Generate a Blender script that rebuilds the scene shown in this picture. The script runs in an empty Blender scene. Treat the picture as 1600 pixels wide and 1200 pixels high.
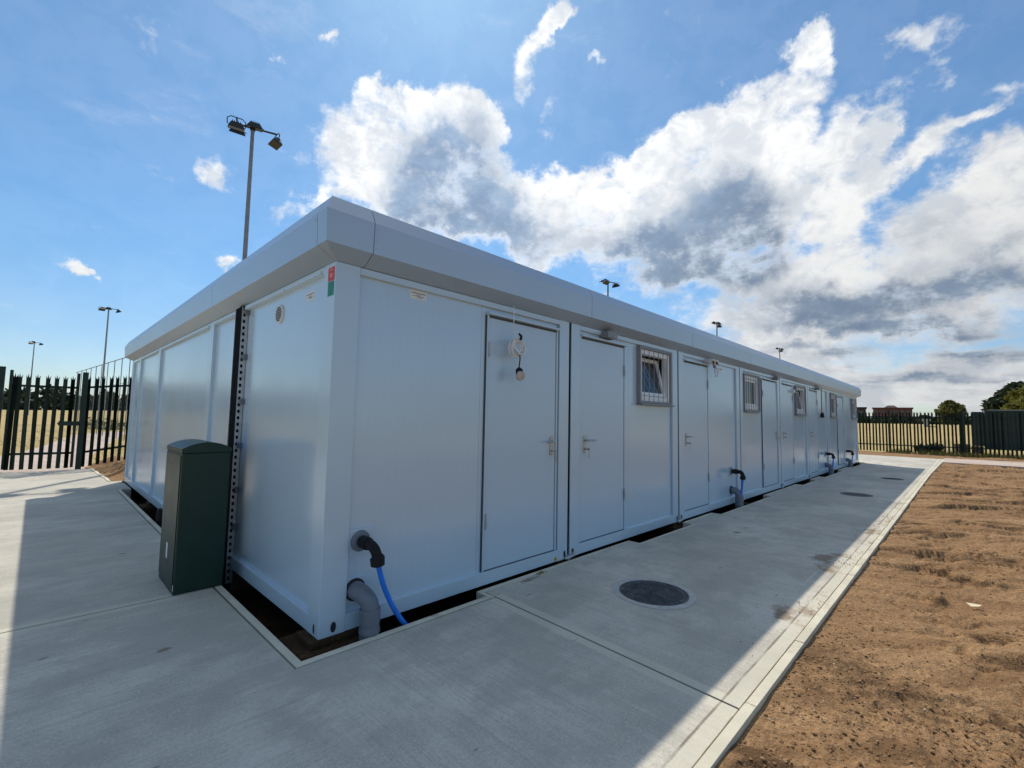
# Portable changing-room block behind a concrete apron, sunny day, seen against the light.
import bpy, bmesh, math, random
import numpy as np
from mathutils import Vector, Matrix

random.seed(11)
rng = np.random.default_rng(5)
SC = bpy.context.scene
COL = SC.collection
R = math.radians
PI = math.pi


# ------------------------------------------------------------------ helpers
def link(o, parent=None):
    COL.objects.link(o)
    if parent is not None:
        o.parent = parent
    return o


def tag(o, label=None, cat=None, group=None, kind=None):
    if label:
        o['label'] = label
    if cat:
        o['category'] = cat
    if group:
        o['group'] = group
    if kind:
        o['kind'] = kind
    return o


def empty(name, loc=(0, 0, 0), rz=0.0, label=None, cat=None, group=None):
    o = bpy.data.objects.new(name, None)
    o.location = loc
    o.rotation_euler = (0, 0, rz)
    o.empty_display_size = 0.2
    link(o)
    return tag(o, label, cat, group)


def obj(name, bm, mat, parent=None, smooth=None):
    me = bpy.data.meshes.new(name)
    bmesh.ops.recalc_face_normals(bm, faces=bm.faces[:])
    bm.to_mesh(me)
    bm.free()
    if smooth is not None:
        me.shade_smooth()
        me.set_sharp_from_angle(angle=R(smooth))
    if isinstance(mat, (list, tuple)):
        for m in mat:
            me.materials.append(m)
    else:
        me.materials.append(mat)
    o = link(bpy.data.objects.new(name, me), parent)
    if smooth is not None:
        wn = o.modifiers.new('normals', 'WEIGHTED_NORMAL')
        wn.mode = 'FACE_AREA'
        wn.weight = 100
        wn.keep_sharp = True
    return o


def raw(name, verts, faces, mat, parent=None, smooth=False):
    me = bpy.data.meshes.new(name)
    me.from_pydata(verts, [], faces)
    me.update()
    if smooth:
        me.shade_smooth()
    me.materials.append(mat)
    return link(bpy.data.objects.new(name, me), parent)


def copy_tree(o, parent=None):
    c = o.copy()
    COL.objects.link(c)
    c.parent = parent
    for ch in list(o.children):
        copy_tree(ch, c)
    return c


def box(bm, x0, x1, y0, y1, z0, z1, bevel=0.0, seg=1):
    vs = [bm.verts.new(p) for p in ((x0, y0, z0), (x1, y0, z0), (x1, y1, z0), (x0, y1, z0),
                                    (x0, y0, z1), (x1, y0, z1), (x1, y1, z1), (x0, y1, z1))]
    fs = [bm.faces.new([vs[i] for i in q]) for q in
          ((0, 3, 2, 1), (4, 5, 6, 7), (0, 1, 5, 4), (1, 2, 6, 5), (2, 3, 7, 6), (3, 0, 4, 7))]
    if bevel > 0:
        es = list({e for f in fs for e in f.edges})
        bmesh.ops.bevel(bm, geom=es, offset=bevel, segments=seg, profile=0.5, affect='EDGES')
    return vs


def one_box(name, mat, parent, *a, bevel=0.0, smooth=None):
    bm = bmesh.new()
    box(bm, *a, bevel=bevel, seg=2 if bevel else 1)
    return obj(name, bm, mat, parent, smooth if smooth is not None else (40 if bevel else None))


def tube(bm, pts, r, n=12, cap=True):
    pts = [Vector(p) for p in pts]
    rs = r if isinstance(r, (list, tuple)) else [r] * len(pts)
    tang = []
    for i in range(len(pts)):
        a = pts[max(0, i - 1)]
        b = pts[min(len(pts) - 1, i + 1)]
        t = (b - a)
        if t.length < 1e-9:
            t = tang[-1] if tang else Vector((0, 0, 1))
        tang.append(t.normalized())
    t0 = tang[0]
    u = t0.orthogonal().normalized()
    rings = []
    prev = t0
    for i, p in enumerate(pts):
        q = prev.rotation_difference(tang[i])
        u = (q @ u).normalized()
        prev = tang[i]
        v = tang[i].cross(u)
        rings.append([bm.verts.new(p + (u * math.cos(2 * PI * k / n) + v * math.sin(2 * PI * k / n)) * rs[i])
                      for k in range(n)])
    for a, b in zip(rings, rings[1:]):
        for k in range(n):
            bm.faces.new((a[k], a[(k + 1) % n], b[(k + 1) % n], b[k]))
    if cap:
        bm.faces.new(rings[0][::-1])
        bm.faces.new(rings[-1])


def smooth_path(pts, sub=6):
    """Catmull-Rom through the points."""
    P = [Vector(p) for p in pts]
    P = [P[0] * 2 - P[1]] + P + [P[-1] * 2 - P[-2]]
    out = []
    for i in range(1, len(P) - 2):
        for k in range(sub):
            t = k / sub
            a, b, c, d = P[i - 1], P[i], P[i + 1], P[i + 2]
            out.append(0.5 * ((2 * b) + (c - a) * t + (2 * a - 5 * b + 4 * c - d) * t * t
                              + (3 * b - a - 3 * c + d) * t ** 3))
    out.append(P[-2])
    return out


def disc(bm, c, normal, r, depth, n=32, rim=0.0):
    """A short cylinder whose front face is at c + normal*depth."""
    c = Vector(c)
    nrm = Vector(normal).normalized()
    tube(bm, [c, c + nrm * (depth - rim), c + nrm * depth], [r, r, r - rim], n)


def prism(bm, poly, z0, z1):
    lo = [bm.verts.new((x, y, z0)) for x, y in poly]
    hi = [bm.verts.new((x, y, z1)) for x, y in poly]
    n = len(poly)
    bm.faces.new(lo[::-1])
    top = bm.faces.new(hi)
    for i in range(n):
        bm.faces.new((lo[i], lo[(i + 1) % n], hi[(i + 1) % n], hi[i]))
    return top


# ------------------------------------------------------------------ node materials
class NT:
    def __init__(self, tree):
        self.t = tree
        self.n = tree.nodes
        self.l = tree.links

    def node(self, typ, **kw):
        nd = self.n.new(typ)
        for k, v in kw.items():
            setattr(nd, k, v)
        return nd

    def set(self, sock, v):
        if isinstance(v, bpy.types.NodeSocket):
            self.l.new(v, sock)
        else:
            sock.default_value = v

    def math(self, op, a, b=None, c=None, clamp=False):
        nd = self.node('ShaderNodeMath', operation=op, use_clamp=clamp)
        for i, v in enumerate((a, b, c)):
            if v is not None:
                self.set(nd.inputs[i], v)
        return nd.outputs[0]

    def vmath(self, op, a, b=None, out=0):
        nd = self.node('ShaderNodeVectorMath', operation=op)
        self.set(nd.inputs[0], a)
        if b is not None:
            self.set(nd.inputs[1], b)
        return nd.outputs[out]

    def scale(self, v, s):
        nd = self.node('ShaderNodeVectorMath', operation='SCALE')
        self.set(nd.inputs[0], v)
        self.set(nd.inputs[3], s)
        return nd.outputs[0]

    def noise(self, vec, scale, detail=4, rough=0.55, dist=0.0, out=0, dims='3D'):
        nd = self.node('ShaderNodeTexNoise', noise_dimensions=dims)
        if vec is not None:
            self.set(nd.inputs['Vector'], vec)
        nd.inputs['Scale'].default_value = scale
        nd.inputs['Detail'].default_value = detail
        nd.inputs['Roughness'].default_value = rough
        nd.inputs['Distortion'].default_value = dist
        return nd.outputs[out]

    def ramp(self, fac, lo, hi, a=0.0, b=1.0, smooth=True):
        nd = self.node('ShaderNodeMapRange', interpolation_type='SMOOTHSTEP' if smooth else 'LINEAR')
        self.set(nd.inputs[0], fac)
        for i, v in enumerate((lo, hi, a, b)):
            self.set(nd.inputs[i + 1], v)
        return nd.outputs[0]

    def mix(self, fac, a, b, blend='MIX'):
        nd = self.node('ShaderNodeMix', data_type='RGBA', blend_type=blend)
        self.set(nd.inputs[0], fac)
        self.set(nd.inputs[6], a if not isinstance(a, tuple) else (*a, 1)[:4])
        self.set(nd.inputs[7], b if not isinstance(b, tuple) else (*b, 1)[:4])
        return nd.outputs[2]

    def mapping(self, vec, loc=(0, 0, 0), rot=(0, 0, 0), scale=(1, 1, 1), typ='POINT'):
        nd = self.node('ShaderNodeMapping', vector_type=typ)
        self.set(nd.inputs[0], vec)
        nd.inputs[1].default_value = loc
        nd.inputs[2].default_value = rot
        nd.inputs[3].default_value = scale
        return nd.outputs[0]

    def sep(self, vec):
        nd = self.node('ShaderNodeSeparateXYZ')
        self.set(nd.inputs[0], vec)
        return nd.outputs

    def comb(self, x, y, z):
        nd = self.node('ShaderNodeCombineXYZ')
        for i, v in enumerate((x, y, z)):
            self.set(nd.inputs[i], v)
        return nd.outputs[0]

    def bump(self, h, strength=0.3, dist=0.01, normal=None):
        nd = self.node('ShaderNodeBump')
        nd.inputs['Strength'].default_value = strength
        nd.inputs['Distance'].default_value = dist
        self.set(nd.inputs['Height'], h)
        if normal is not None:
            self.set(nd.inputs['Normal'], normal)
        return nd.outputs[0]


def new_mat(name):
    m = bpy.data.materials.new(name)
    m.use_nodes = True
    t = NT(m.node_tree)
    return m, t, m.node_tree.nodes['Principled BSDF']


def pos(t):
    return t.node('ShaderNodeNewGeometry').outputs['Position']


def opos(t):
    return t.node('ShaderNodeTexCoord').outputs['Object']


def mat_paint(name, col, rough=0.4, metal=0.0, var=0.08, scale=3.0, bump=0.0, spec=0.5, coat=0.0, dirt=0.0, dirt_col=(0.2, 0.17, 0.13)):
    m, t, b = new_mat(name)
    p = opos(t)
    n = t.noise(p, scale, 5, 0.6)
    c = t.mix(t.ramp(n, 0.3, 0.7), tuple(v * (1 - var) for v in col), tuple(min(1, v * (1 + var)) for v in col))
    if dirt > 0:
        d = t.noise(p, scale * 2.3, 7, 0.7)
        c = t.mix(t.math('MULTIPLY', t.ramp(d, 0.5, 0.75), dirt), c, dirt_col)
    t.set(b.inputs['Base Color'], c)
    t.set(b.inputs['Roughness'], t.ramp(n, 0.3, 0.7, rough * 0.93, min(1, rough * 1.07)))
    b.inputs['Metallic'].default_value = metal
    b.inputs['Specular IOR Level'].default_value = spec
    b.inputs['Coat Weight'].default_value = coat
    if bump > 0:
        t.set(b.inputs['Normal'], t.bump(t.noise(p, scale * 25, 3, 0.6), bump, 0.002))
    return m


def mat_panel():
    """Micro-lined coated steel sandwich panel: fine upright lines, faint dirt splashes near the ground."""
    m, t, b = new_mat('wall_panel_steel')
    p = pos(t)
    s = t.sep(p)
    along = t.math('ADD', s[0], s[1])
    wave = t.math('SINE', t.math('MULTIPLY', along, 2 * PI / 0.055))
    blot = t.noise(p, 0.9, 3, 0.5)
    c = t.mix(t.ramp(wave, -1.0, 1.0), (0.571, 0.694, 0.786), (0.577, 0.701, 0.794))
    c = t.mix(t.math('MULTIPLY', t.ramp(blot, 0.4, 0.75), 0.2), c, (0.55, 0.665, 0.75))
    low = t.ramp(s[2], 0.11, 0.30, 1.0, 0.0)
    spl = t.ramp(t.noise(p, 75.0, 3, 0.7), 0.62, 0.75)
    c = t.mix(t.math('MULTIPLY', t.math('MULTIPLY', low, spl), 0.15), c, (0.40, 0.34, 0.27))
    t.set(b.inputs['Base Color'], c)
    t.set(b.inputs['Roughness'], t.ramp(t.noise(p, 1.7, 4, 0.6), 0.35, 0.65, 0.17, 0.225))
    b.inputs['Specular IOR Level'].default_value = 0.75
    b.inputs['Metallic'].default_value = 0.12
    t.set(b.inputs['Normal'], t.bump(t.noise(t.comb(t.math('MULTIPLY', along, 1.3), 0.0, t.math('MULTIPLY', s[2], 0.8)), 1.0, 2, 0.4), 1.0, 0.006))
    return m


def mat_concrete(name, direction, margins):
    """Brushed concrete; direction 0 = strokes along x, 1 = along y, 2 = turning at the building's corner."""
    m, t, b = new_mat(name)
    p = pos(t)
    s = t.sep(p)
    wob = t.scale(t.vmath('SUBTRACT', t.noise(p, 1.1, 3, 0.5, out=1), (0.5, 0.5, 0.5)), 0.10)
    q = t.vmath('ADD', p, wob)
    bx = t.noise(t.mapping(q, rot=(0, 0, R(4)), scale=(1.3, 60, 1)), 1.0, 3, 0.7)
    by = t.noise(t.mapping(q, rot=(0, 0, R(-3)), scale=(60, 1.3, 1)), 1.0, 3, 0.7)
    bx2 = t.noise(t.mapping(q, scale=(0.5, 13, 1)), 1.0, 4, 0.6)
    by2 = t.noise(t.mapping(q, scale=(13, 0.5, 1)), 1.0, 4, 0.6)
    if direction == 0:
        br, br2 = bx, bx2
    elif direction == 1:
        br, br2 = by, by2
    else:
        k = t.ramp(t.math('ADD', s[0], t.math('MULTIPLY', s[1], -0.6)), -0.2, 0.7)
        br = t.math('ADD', t.math('MULTIPLY', by, k), t.math('MULTIPLY', bx, t.math('SUBTRACT', 1.0, k)))
        br2 = t.math('ADD', t.math('MULTIPLY', by2, k), t.math('MULTIPLY', bx2, t.math('SUBTRACT', 1.0, k)))
    big = t.noise(p, 0.55, 6, 0.62)
    mid = t.noise(p, 3.1, 6, 0.65)
    fine = t.noise(p, 85.0, 4, 0.8)
    c = t.mix(t.ramp(big, 0.32, 0.68), (0.455, 0.417, 0.342), (0.67, 0.622, 0.52))
    c = t.mix(t.ramp(mid, 0.40, 0.66, 0.0, 0.60), c, (0.41, 0.385, 0.325))
    c = t.mix(t.ramp(br2, 0.44, 0.70, 0.0, 0.26), c, (0.71, 0.66, 0.555))
    c = t.mix(t.ramp(br, 0.46, 0.66, 0.0, 0.46), c, (0.36, 0.335, 0.275))
    c = t.mix(t.ramp(fine, 0.44, 0.64, 0.0, 0.45), c, (0.80, 0.74, 0.62))
    c = t.mix(t.ramp(t.noise(p, 40.0, 5, 0.8), 0.52, 0.66, 0.0, 0.5), c, (0.35, 0.325, 0.26))
    c = t.mix(t.ramp(t.noise(t.mapping(q, rot=(0, 0, 0.5), scale=(1, 1.6, 1)), 0.9, 7, 0.68), 0.47, 0.60, 0.0, 0.55), c, (0.40, 0.375, 0.318))
    # smooth trowelled margins beside the joints
    mm = jl = None
    for ax, k, off, half, lo, hi in margins:
        d = t.math('ABSOLUTE', t.math('SUBTRACT', t.math('SUBTRACT', s[ax], t.math('MULTIPLY', s[1 - ax], k)), off))
        d0 = d
        d = t.math('ADD', d, t.math('MULTIPLY', t.math('SUBTRACT', mid, 0.5), 0.03))
        e = t.ramp(d, half * 0.85, half, 1.0, 0.0)
        e = t.math('MULTIPLY', e, t.math('MULTIPLY', t.math('GREATER_THAN', s[1 - ax], lo), t.math('LESS_THAN', s[1 - ax], hi)))
        mm = e if mm is None else t.math('MAXIMUM', mm, e)
        if half > 0.055 or hi < 0:
            f = t.ramp(d0, 0.004, 0.010, 1.0, 0.0)
            f = t.math('MULTIPLY', f, t.math('LESS_THAN', s[1 - ax], hi))
            jl = f if jl is None else t.math('MAXIMUM', jl, f)
    if mm is not None:
        c = t.mix(t.math('MULTIPLY', mm, 0.60), c, t.mix(t.ramp(mid, 0.3, 0.7), (0.612, 0.572, 0.446), (0.732, 0.679, 0.528)))
    if jl is not None:
        c = t.mix(t.math('MULTIPLY', jl, 0.75), c, (0.14, 0.115, 0.09))
    tl = t.math('ABSOLUTE', t.math('ADD', t.math('SUBTRACT', s[1], -1.918), t.math('MULTIPLY', t.math('SUBTRACT', t.noise(p, 2.5, 3, 0.6), 0.5), 0.012)))
    tl = t.math('MULTIPLY', t.ramp(tl, 0.003, 0.008, 1.0, 0.0), t.ramp(t.noise(p, 1.6, 4, 0.6), 0.38, 0.55))
    c = t.mix(t.math('MULTIPLY', tl, 0.75), c, (0.17, 0.125, 0.085))
    # soil trodden on near the kerb, and a few dark scuffs
    kerb = t.ramp(s[1], -1.45, -1.95, 0.0, 1.0)
    kx = t.math('MULTIPLY', t.ramp(s[0], 1.5, 3.2), t.ramp(s[0], 12, 7, 0.0, 1.0))
    soil = t.ramp(t.math('ADD', t.noise(p, 2.1, 7, 0.72), t.math('MULTIPLY', t.math('SUBTRACT', kerb, 1.0), 0.22)), 0.52, 0.63)
    c = t.mix(t.math('MULTIPLY', t.math('MULTIPLY', soil, kx), 0.75), c, (0.266, 0.159, 0.083))
    for ex, ey, rx_, ry_ in ((4.42, -1.74, 0.42, 0.20), (2.52, -1.84, 0.22, 0.12), (6.3, -1.9, 0.5, 0.10), (-0.67, 0.51, 0.07, 0.04), (1.72, -0.13, 0.25, 0.05), (4.9, -0.75, 0.16, 0.07)):
        dd_ = t.vmath('LENGTH', t.mapping(p, (ex, ey, 0), (0, 0, 0), (rx_, ry_, 50), 'TEXTURE'), out=1)
        sp_ = t.ramp(t.math('ADD', t.math('SUBTRACT', 1.0, dd_), t.math('MULTIPLY', t.math('SUBTRACT', t.noise(p, 9.0, 6, 0.75), 0.5), 2.4)), 0.35, 0.75)
        c = t.mix(t.math('MULTIPLY', sp_, 0.72), c, (0.20, 0.125, 0.07))
    sc = t.ramp(t.noise(t.mapping(q, scale=(2.2, 6, 1)), 1.7, 3, 0.5), 0.70, 0.745)
    c = t.mix(t.math('MULTIPLY', sc, 0.6), c, (0.173, 0.133, 0.099))
    scr = t.ramp(t.noise(t.mapping(p, rot=(0, 0, R(35)), scale=(0.35, 14, 1)), 1.4, 1, 0.4), 0.76, 0.80)
    c = t.mix(t.math('MULTIPLY', scr, 0.5), c, (0.771, 0.711, 0.572))
    t.set(b.inputs['Base Color'], c)
    b.inputs['Roughness'].default_value = 0.86
    b.inputs['Specular IOR Level'].default_value = 0.3
    h = t.math('ADD', t.math('MULTIPLY', br, 0.0030), t.math('MULTIPLY', fine, 0.0018))
    if mm is not None:
        h = t.math('MULTIPLY', h, t.math('SUBTRACT', 1.0, t.math('MULTIPLY', mm, 0.7)))
    t.set(b.inputs['Normal'], t.bump(h, 0.8, 1.0))
    return m


def mat_edging():
    m, t, b = new_mat('concrete_edging')
    p = pos(t)
    c = t.mix(t.ramp(t.noise(p, 2.0, 6, 0.6), 0.3, 0.7), (0.585, 0.533, 0.407), (0.745, 0.686, 0.528))
    c = t.mix(t.ramp(t.noise(p, 120, 2, 0.6), 0.5, 0.75, 0.0, 0.35), c, (0.479, 0.432, 0.330))
    c = t.mix(t.ramp(t.noise(p, 1.9, 7, 0.72), 0.58, 0.70, 0.0, 0.55), c, (0.359, 0.229, 0.121))
    t.set(b.inputs['Base Color'], c)
    b.inputs['Roughness'].default_value = 0.85
    t.set(b.inputs['Normal'], t.bump(t.noise(p, 90, 3, 0.6), 0.3, 0.002))
    return m


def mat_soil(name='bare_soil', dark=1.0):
    m, t, b = new_mat(name)
    p = pos(t)
    q = t.vmath('ADD', p, t.scale(t.vmath('SUBTRACT', t.noise(p, 0.8, 4, 0.55, out=1), (0.5, 0.5, 0.5)), 0.7))
    qs = t.sep(q)
    u = t.math('ADD', t.math('MULTIPLY', qs[0], 0.74), t.math('MULTIPLY', qs[1], -0.67))
    w = t.math('ADD', t.math('MULTIPLY', qs[0], 0.67), t.math('MULTIPLY', qs[1], 0.74))
    st = t.comb(t.math('MULTIPLY', u, 0.6), t.math('MULTIPLY', w, 2.4), 0.0)
    a = t.noise(st, 1.4, 7, 0.66)
    bl = t.noise(p, 0.35, 5, 0.6)
    fine = t.noise(p, 36, 5, 0.72)
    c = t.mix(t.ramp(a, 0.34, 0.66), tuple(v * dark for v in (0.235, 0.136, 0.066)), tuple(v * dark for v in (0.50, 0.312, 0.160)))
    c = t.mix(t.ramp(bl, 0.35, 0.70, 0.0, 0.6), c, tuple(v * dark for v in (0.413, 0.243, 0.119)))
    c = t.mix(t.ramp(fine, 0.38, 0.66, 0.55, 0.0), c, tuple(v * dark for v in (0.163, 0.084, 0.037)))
    c = t.mix(t.ramp(t.noise(p, 75, 2, 0.6), 0.70, 0.76, 0.0, 0.7), c, (0.688, 0.508, 0.290))
    dm = t.node('ShaderNodeAttribute', attribute_name='relief_shade').outputs['Fac']  # shade of grooves and steps, put into the soil colour
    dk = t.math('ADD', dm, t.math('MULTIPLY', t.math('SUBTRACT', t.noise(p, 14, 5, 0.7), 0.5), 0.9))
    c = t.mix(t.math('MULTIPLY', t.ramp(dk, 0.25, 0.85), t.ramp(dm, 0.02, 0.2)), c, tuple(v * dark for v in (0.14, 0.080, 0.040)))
    t.set(b.inputs['Base Color'], c)
    b.inputs['Roughness'].default_value = 0.95
    b.inputs['Specular IOR Level'].default_value = 0.15
    h = t.math('ADD', t.math('MULTIPLY', fine, 0.012), t.math('MULTIPLY', t.noise(p, 9, 5, 0.65), 0.03))
    t.set(b.inputs['Normal'], t.bump(h, 0.9, 1.0))
    return m


def mat_field():
    """Mown, sun-dried sports field: straw colour with greener patches."""
    m, t, b = new_mat('dry_grass_field')
    p = pos(t)
    big = t.noise(p, 0.035, 5, 0.6)
    mid = t.noise(p, 0.4, 6, 0.65)
    fine = t.noise(t.mapping(p, scale=(1, 1, 1)), 14, 4, 0.7)
    c = t.mix(t.ramp(big, 0.35, 0.65), (0.60, 0.435, 0.205), (0.50, 0.385, 0.165))
    c = t.mix(t.ramp(mid, 0.48, 0.72, 0.0, 0.55), c, (0.27, 0.25, 0.09))
    c = t.mix(t.ramp(fine, 0.35, 0.65, 0.3, 0.0), c, (0.24, 0.18, 0.08))
    t.set(b.inputs['Base Color'], c)
    b.inputs['Roughness'].default_value = 0.95
    b.inputs['Specular IOR Level'].default_value = 0.1
    t.set(b.inputs['Normal'], t.bump(t.math('ADD', t.math('MULTIPLY', fine, 0.05), t.math('MULTIPLY', mid, 0.15)), 0.8, 1.0))
    return m


def mat_leaf(name, col, var=0.45, trans=0.25, rough=0.6):
    m, t, b = new_mat(name)
    p = pos(t)
    oi = t.noise(p, 0.9, 3, 0.6)
    f = t.noise(p, 7.0, 2, 0.6)
    c = t.mix(t.ramp(oi, 0.3, 0.7), tuple(v * (1 - var) for v in col), tuple(v * (1 + var) for v in col))
    c = t.mix(t.ramp(f, 0.3, 0.7, 0.0, 0.4), c, tuple(v * 0.6 for v in col))
    t.set(b.inputs['Base Color'], c)
    b.inputs['Roughness'].default_value = rough
    b.inputs['Specular IOR Level'].default_value = 0.25
    tr = t.node('ShaderNodeBsdfTranslucent')
    t.set(tr.inputs[0], c)
    mx = t.node('ShaderNodeMixShader')
    mx.inputs[0].default_value = trans
    out = m.node_tree.nodes['Material Output']
    t.l.new(b.outputs[0], mx.inputs[1])
    t.l.new(tr.outputs[0], mx.inputs[2])
    t.l.new(mx.outputs[0], out.inputs[0])
    return m


def mat_glass():
    m, t, b = new_mat('window_glass')
    p = opos(t)
    t.set(b.inputs['Base Color'], t.mix(t.ramp(t.noise(p, 3.0, 4, 0.6), 0.3, 0.7), (0.012, 0.018, 0.022), (0.025, 0.033, 0.038)))
    b.inputs['Roughness'].default_value = 0.06
    b.inputs['Specular IOR Level'].default_value = 0.8
    return m


def mat_cover():
    m, t, b = new_mat('cast_iron_cover')
    p = opos(t)
    ck = t.node('ShaderNodeTexVoronoi', feature='F1', distance='CHEBYCHEV')
    t.set(ck.inputs['Vector'], t.mapping(p, rot=(0, 0, R(45))))
    ck.inputs['Scale'].default_value = 34
    ck.inputs['Randomness'].default_value = 0.0
    n = t.noise(p, 12, 6, 0.7)
    c = t.mix(t.ramp(n, 0.35, 0.7), (0.05, 0.052, 0.058), (0.14, 0.137, 0.135))
    c = t.mix(t.ramp(t.noise(p, 4.0, 6, 0.7), 0.55, 0.72, 0.0, 0.5), c, (0.22, 0.19, 0.155))
    t.set(b.inputs['Base Color'], c)
    b.inputs['Roughness'].default_value = 0.5
    b.inputs['Metallic'].default_value = 0.4
    t.set(b.inputs['Normal'], t.bump(t.ramp(ck.outputs['Distance'], 0.2, 0.35, 1.0, 0.0), 0.8, 0.004))
    return m


JOINTS = [(1, 0.0, 1.413, 0.075, -99, -0.2), (1, 0.05, 6.85, 0.05, -99, -0.2), (0, 0.06, 1.28, 0.085, -99, -0.2),
          (0, 0.07, 6.51, 0.05, -99, -0.2), (0, 0.0, 15.75, 0.05, -99, -0.2), (1, 0.0, -1.96, 0.04, -99, 99)]
M = dict(
    panel=mat_panel(),
    frame=mat_paint('steel_frame_white', (0.575, 0.69, 0.775), 0.24, metal=0.12, var=0.01, scale=1.0),
    door=mat_paint('door_white', (0.557, 0.675, 0.765), 0.24, metal=0.08, var=0.01, scale=1.0),
    fascia=mat_paint('fascia_grey', (0.50, 0.565, 0.625), 0.34, metal=0.45, var=0.02, scale=1.0),
    roof=mat_paint('roof_membrane', (0.30, 0.30, 0.30), 0.8),
    darkgap=mat_paint('shadow_gap_rubber', (0.018, 0.018, 0.02), 0.8),
    galv=mat_paint('galvanised_steel', (0.50, 0.51, 0.52), 0.42, metal=0.75, var=0.15, scale=18),
    steel=mat_paint('brushed_steel', (0.50, 0.48, 0.45), 0.3, metal=0.9, var=0.1, scale=30),
    black=mat_paint('black_plastic', (0.012, 0.012, 0.014), 0.62, var=0.2, scale=20, spec=0.25),
    cable=mat_paint('black_cable_sheath', (0.006, 0.006, 0.009), 0.9, var=0.2, scale=20, spec=0.08),
    white=mat_paint('white_plastic', (0.78, 0.78, 0.76), 0.45, var=0.03, scale=8, dirt=0.06),
    pvc=mat_paint('white_window_profile', (0.88, 0.89, 0.89), 0.35, var=0.03, scale=8),
    grille=mat_paint('grey_window_grille', (0.27, 0.275, 0.28), 0.5, metal=0.3, var=0.06, scale=20),
    glass=mat_glass(),
    dim=mat_paint('interior_wall', (0.25, 0.24, 0.22), 0.8),
    blue=mat_paint('blue_water_pipe', (0.015, 0.20, 0.80), 0.42, var=0.08, scale=12),
    greypipe=mat_paint('grey_drain_pipe', (0.165, 0.185, 0.215), 0.42, var=0.08, scale=9, dirt=0.12),
    cabinet=mat_paint('dark_green_cabinet', (0.010, 0.034, 0.024), 0.40, var=0.10, scale=5, bump=0.1, dirt=0.02, spec=0.4),
    palisade=mat_paint('dark_green_palisade', (0.014, 0.031, 0.023), 0.6, var=0.3, scale=6, dirt=0.1, spec=0.3),
    redlab=mat_paint('red_label', (0.62, 0.07, 0.06), 0.5, var=0.05),
    greenlab=mat_paint('green_label', (0.01, 0.24, 0.17), 0.5, var=0.05),
    label=mat_paint('white_label', (0.80, 0.80, 0.78), 0.5, var=0.03),
    ink=mat_paint('printed_ink', (0.05, 0.05, 0.06), 0.6),
    yellow=mat_paint('yellow_sticker', (0.75, 0.45, 0.03), 0.5),
    edging=mat_edging(),
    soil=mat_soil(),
    pit_shade_soil=mat_soil('pit_soil_shaded', 0.22),  # darkened soil copy: shade under the cabin put into its colour
    dark_strip=mat_paint('dark_grey_strip', (0.10, 0.11, 0.12), 0.7, spec=0.2),
    subbase=mat_paint('sub_base', (0.03, 0.028, 0.026), 0.95, spec=0.1),
    field=mat_field(),
    mast=mat_paint('galvanised_mast', (0.26, 0.27, 0.28), 0.5, metal=0.5, var=0.12, scale=3),
    lamp=mat_paint('dark_floodlight', (0.014, 0.014, 0.017), 0.5, var=0.2, scale=6),
    lampglass=mat_paint('floodlight_glass', (0.02, 0.02, 0.023), 0.5, var=0.1, scale=6),
    container=mat_paint('dark_green_container', (0.010, 0.026, 0.026), 0.6, var=0.2, scale=1.5),
    brick=mat_paint('red_brown_brick', (0.19, 0.075, 0.055), 0.85, var=0.2, scale=1.2),
    roofdark=mat_paint('dark_roof', (0.10, 0.055, 0.05), 0.8, var=0.15, scale=1.0),
    greywall=mat_paint('pale_shed_wall', (0.42, 0.43, 0.43), 0.7, var=0.08, scale=1.0),
    bark=mat_paint('bark', (0.09, 0.065, 0.045), 0.9, var=0.3, scale=6, bump=0.5),
    path=mat_paint('pale_gravel_path', (0.54, 0.43, 0.345), 0.95, var=0.12, scale=1.2, bump=0.4, dirt=0.2),
    cover=mat_cover(),
    mortar=mat_paint('pale_mortar', (0.50, 0.49, 0.45), 0.85, var=0.15, scale=14, bump=0.3),
    paper=mat_paint('cream_scrap', (0.75, 0.66, 0.42), 0.7),
    conc=mat_concrete('brushed_concrete_turning', 2, JOINTS),
    concx=mat_concrete('brushed_concrete_lengthwise', 0, JOINTS),
    concy=mat_concrete('brushed_concrete_crosswise', 1, JOINTS),
    leaf_dark=mat_leaf('leaves_dark', (0.040, 0.060, 0.026)),
    leaf_wood=mat_leaf('leaves_wood', (0.040, 0.060, 0.030), 0.4),
    leaf_green=mat_leaf('leaves_yellow_green', (0.19, 0.185, 0.035), 0.5, 0.4),
    leaf_olive=mat_leaf('leaves_olive', (0.16, 0.155, 0.045), 0.4, 0.4),
    straw=mat_leaf('dry_grass_blades', (0.30, 0.25, 0.10), 0.35, 0.3),
)

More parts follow.
